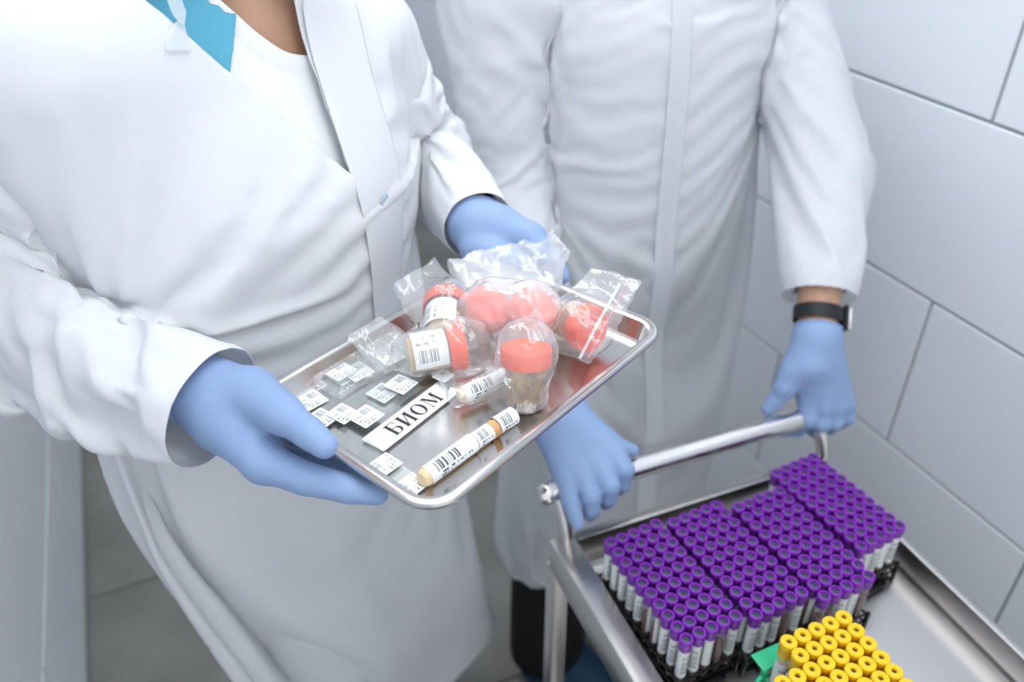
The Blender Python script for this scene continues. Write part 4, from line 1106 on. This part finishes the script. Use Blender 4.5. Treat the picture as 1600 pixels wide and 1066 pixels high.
# his right hand on the handle
glove('glove', man,
      [[((0.4312, 0.8348, 0.8667), .032), ((0.4322, 0.7913, 0.8496), .035), ((0.4691, 0.7173, 0.8344), .0165)], [((0.4263, 0.8161, 0.8563), .034), ((0.4444, 0.7111, 0.8256), .0165)], [((0.4196, 0.8190, 0.8564), .034), ((0.4176, 0.7113, 0.8171), .0160)],
       [((0.4189, 0.8239, 0.8589), .033), ((0.3963, 0.7187, 0.8143), .0150)], [((0.4341, 0.8199, 0.8626), .030), ((0.4501, 0.7662, 0.8533), .019), ((0.4686, 0.7387, 0.8451), .0145)], [((0.4337, 0.8529, 0.8764), .031), ((0.4313, 0.8308, 0.8649), .033)]],
      [[((0.4501, 0.7662, 0.8533), .018), ((0.4686, 0.7387, 0.8451), .0140), ((0.4862, 0.7260, 0.8350), .0115), ((0.5000, 0.7210, 0.8293), .0095)],
       [((0.4691, 0.7173, 0.8344), .0155), ((0.4723, 0.6943, 0.8268), .0135), ((0.4689, 0.6921, 0.8041), .0115), ((0.4695, 0.7011, 0.7863), .0100)],
       [((0.4444, 0.7111, 0.8256), .0155), ((0.4442, 0.6835, 0.8168), .0138), ((0.4430, 0.6824, 0.7970), .0118), ((0.4450, 0.6922, 0.7775), .0100)],
       [((0.4176, 0.7113, 0.8171), .0150), ((0.4158, 0.6820, 0.8086), .0132), ((0.4152, 0.6775, 0.7916), .0115), ((0.4184, 0.6866, 0.7719), .0100)],
       [((0.3963, 0.7187, 0.8143), .0140), ((0.3890, 0.6908, 0.8045), .0120), ((0.3880, 0.6751, 0.7935), .0105), ((0.3884, 0.6661, 0.7852), .0085)]],
      ((0.4353, 0.8583, 0.8792), along(m_wrR, m_elR)), 'blue glove over the left end of the trolley handle')
# his left hand on the handle
glove('glove', man,
      [[((0.8168, 0.7428, 0.9243), .0265), ((0.7984, 0.7248, 0.8839), .030), ((0.7961, 0.7112, 0.8323), .0160)], [((0.8174, 0.7397, 0.9204), .0265), ((0.8130, 0.6978, 0.8243), .0165)], [((0.8200, 0.7383, 0.9149), .027), ((0.8336, 0.6938, 0.8205), .0160)],
       [((0.8231, 0.7388, 0.9137), .027), ((0.8544, 0.6926, 0.8170), .0150)], [((0.8038, 0.7370, 0.9089), .026), ((0.7748, 0.7295, 0.8762), .019), ((0.7596, 0.7247, 0.8536), .0150)], [((0.8216, 0.7494, 0.9325), .027), ((0.8163, 0.7419, 0.9228), .0275)]],
      [[((0.7748, 0.7295, 0.8762), .019), ((0.7596, 0.7247, 0.8536), .0145), ((0.7492, 0.7264, 0.8318), .0125), ((0.7397, 0.7287, 0.8187), .0105)],
       [((0.7961, 0.7112, 0.8323), .0150), ((0.7900, 0.6962, 0.8050), .0140), ((0.7877, 0.7086, 0.7776), .0120), ((0.7676, 0.7208, 0.7714), .0100)],
       [((0.8130, 0.6978, 0.8243), .0150), ((0.8103, 0.6865, 0.7968), .0138), ((0.8160, 0.6998, 0.7720), .0115), ((0.8156, 0.7125, 0.7674), .0100)],
       [((0.8336, 0.6938, 0.8205), .0148), ((0.8329, 0.6835, 0.7938), .0132), ((0.8412, 0.6969, 0.7705), .0115), ((0.8397, 0.7084, 0.7674), .0100)],
       [((0.8544, 0.6926, 0.8170), .0140), ((0.8575, 0.6849, 0.7943), .0122), ((0.8626, 0.6964, 0.7737), .0105), ((0.8630, 0.7071, 0.7706), .0090)]],
      ((0.8218, 0.7476, 0.9302), along(m_wrL, m_elL)), 'blue glove over the right end of the trolley handle')
# the watch above it
wt = np.array(m_wrL)-mdL*.012; a = Vector(mdL)
_z = -a; _x = Vector((.97, -.25, 0)); _x = (_x-_z*_x.dot(_z)).normalized()
R3 = Matrix((_x, _z.cross(_x), _z)).transposed().to_4x4()
wm = keep_world(empty('watch', (0, 0, 0)), man); wm.parent = man; wm.matrix_local = Matrix.Translation(Vector(wt)) @ R3
wm['label'] = 'black watch with a silver-edged case'
wm.matrix_parent_inverse = Matrix.Translation(-Vector(man.location))
MB().lathe([(.0335, -.011), (.0350, -.010), (.0352, .010), (.0335, .011), (.0328, 0), (.0335, -.011)], 36).build('strap', M_STRAP, wm)
MB().box(.0335, .0415, -.017, .017, -.019, .019, .004, 3).build('case', M_STRAP, wm)
MB().box(.0412, .0432, -.0155, .0155, -.0175, .0175, .003, 3).build('case_edge', M_CHROME, wm)
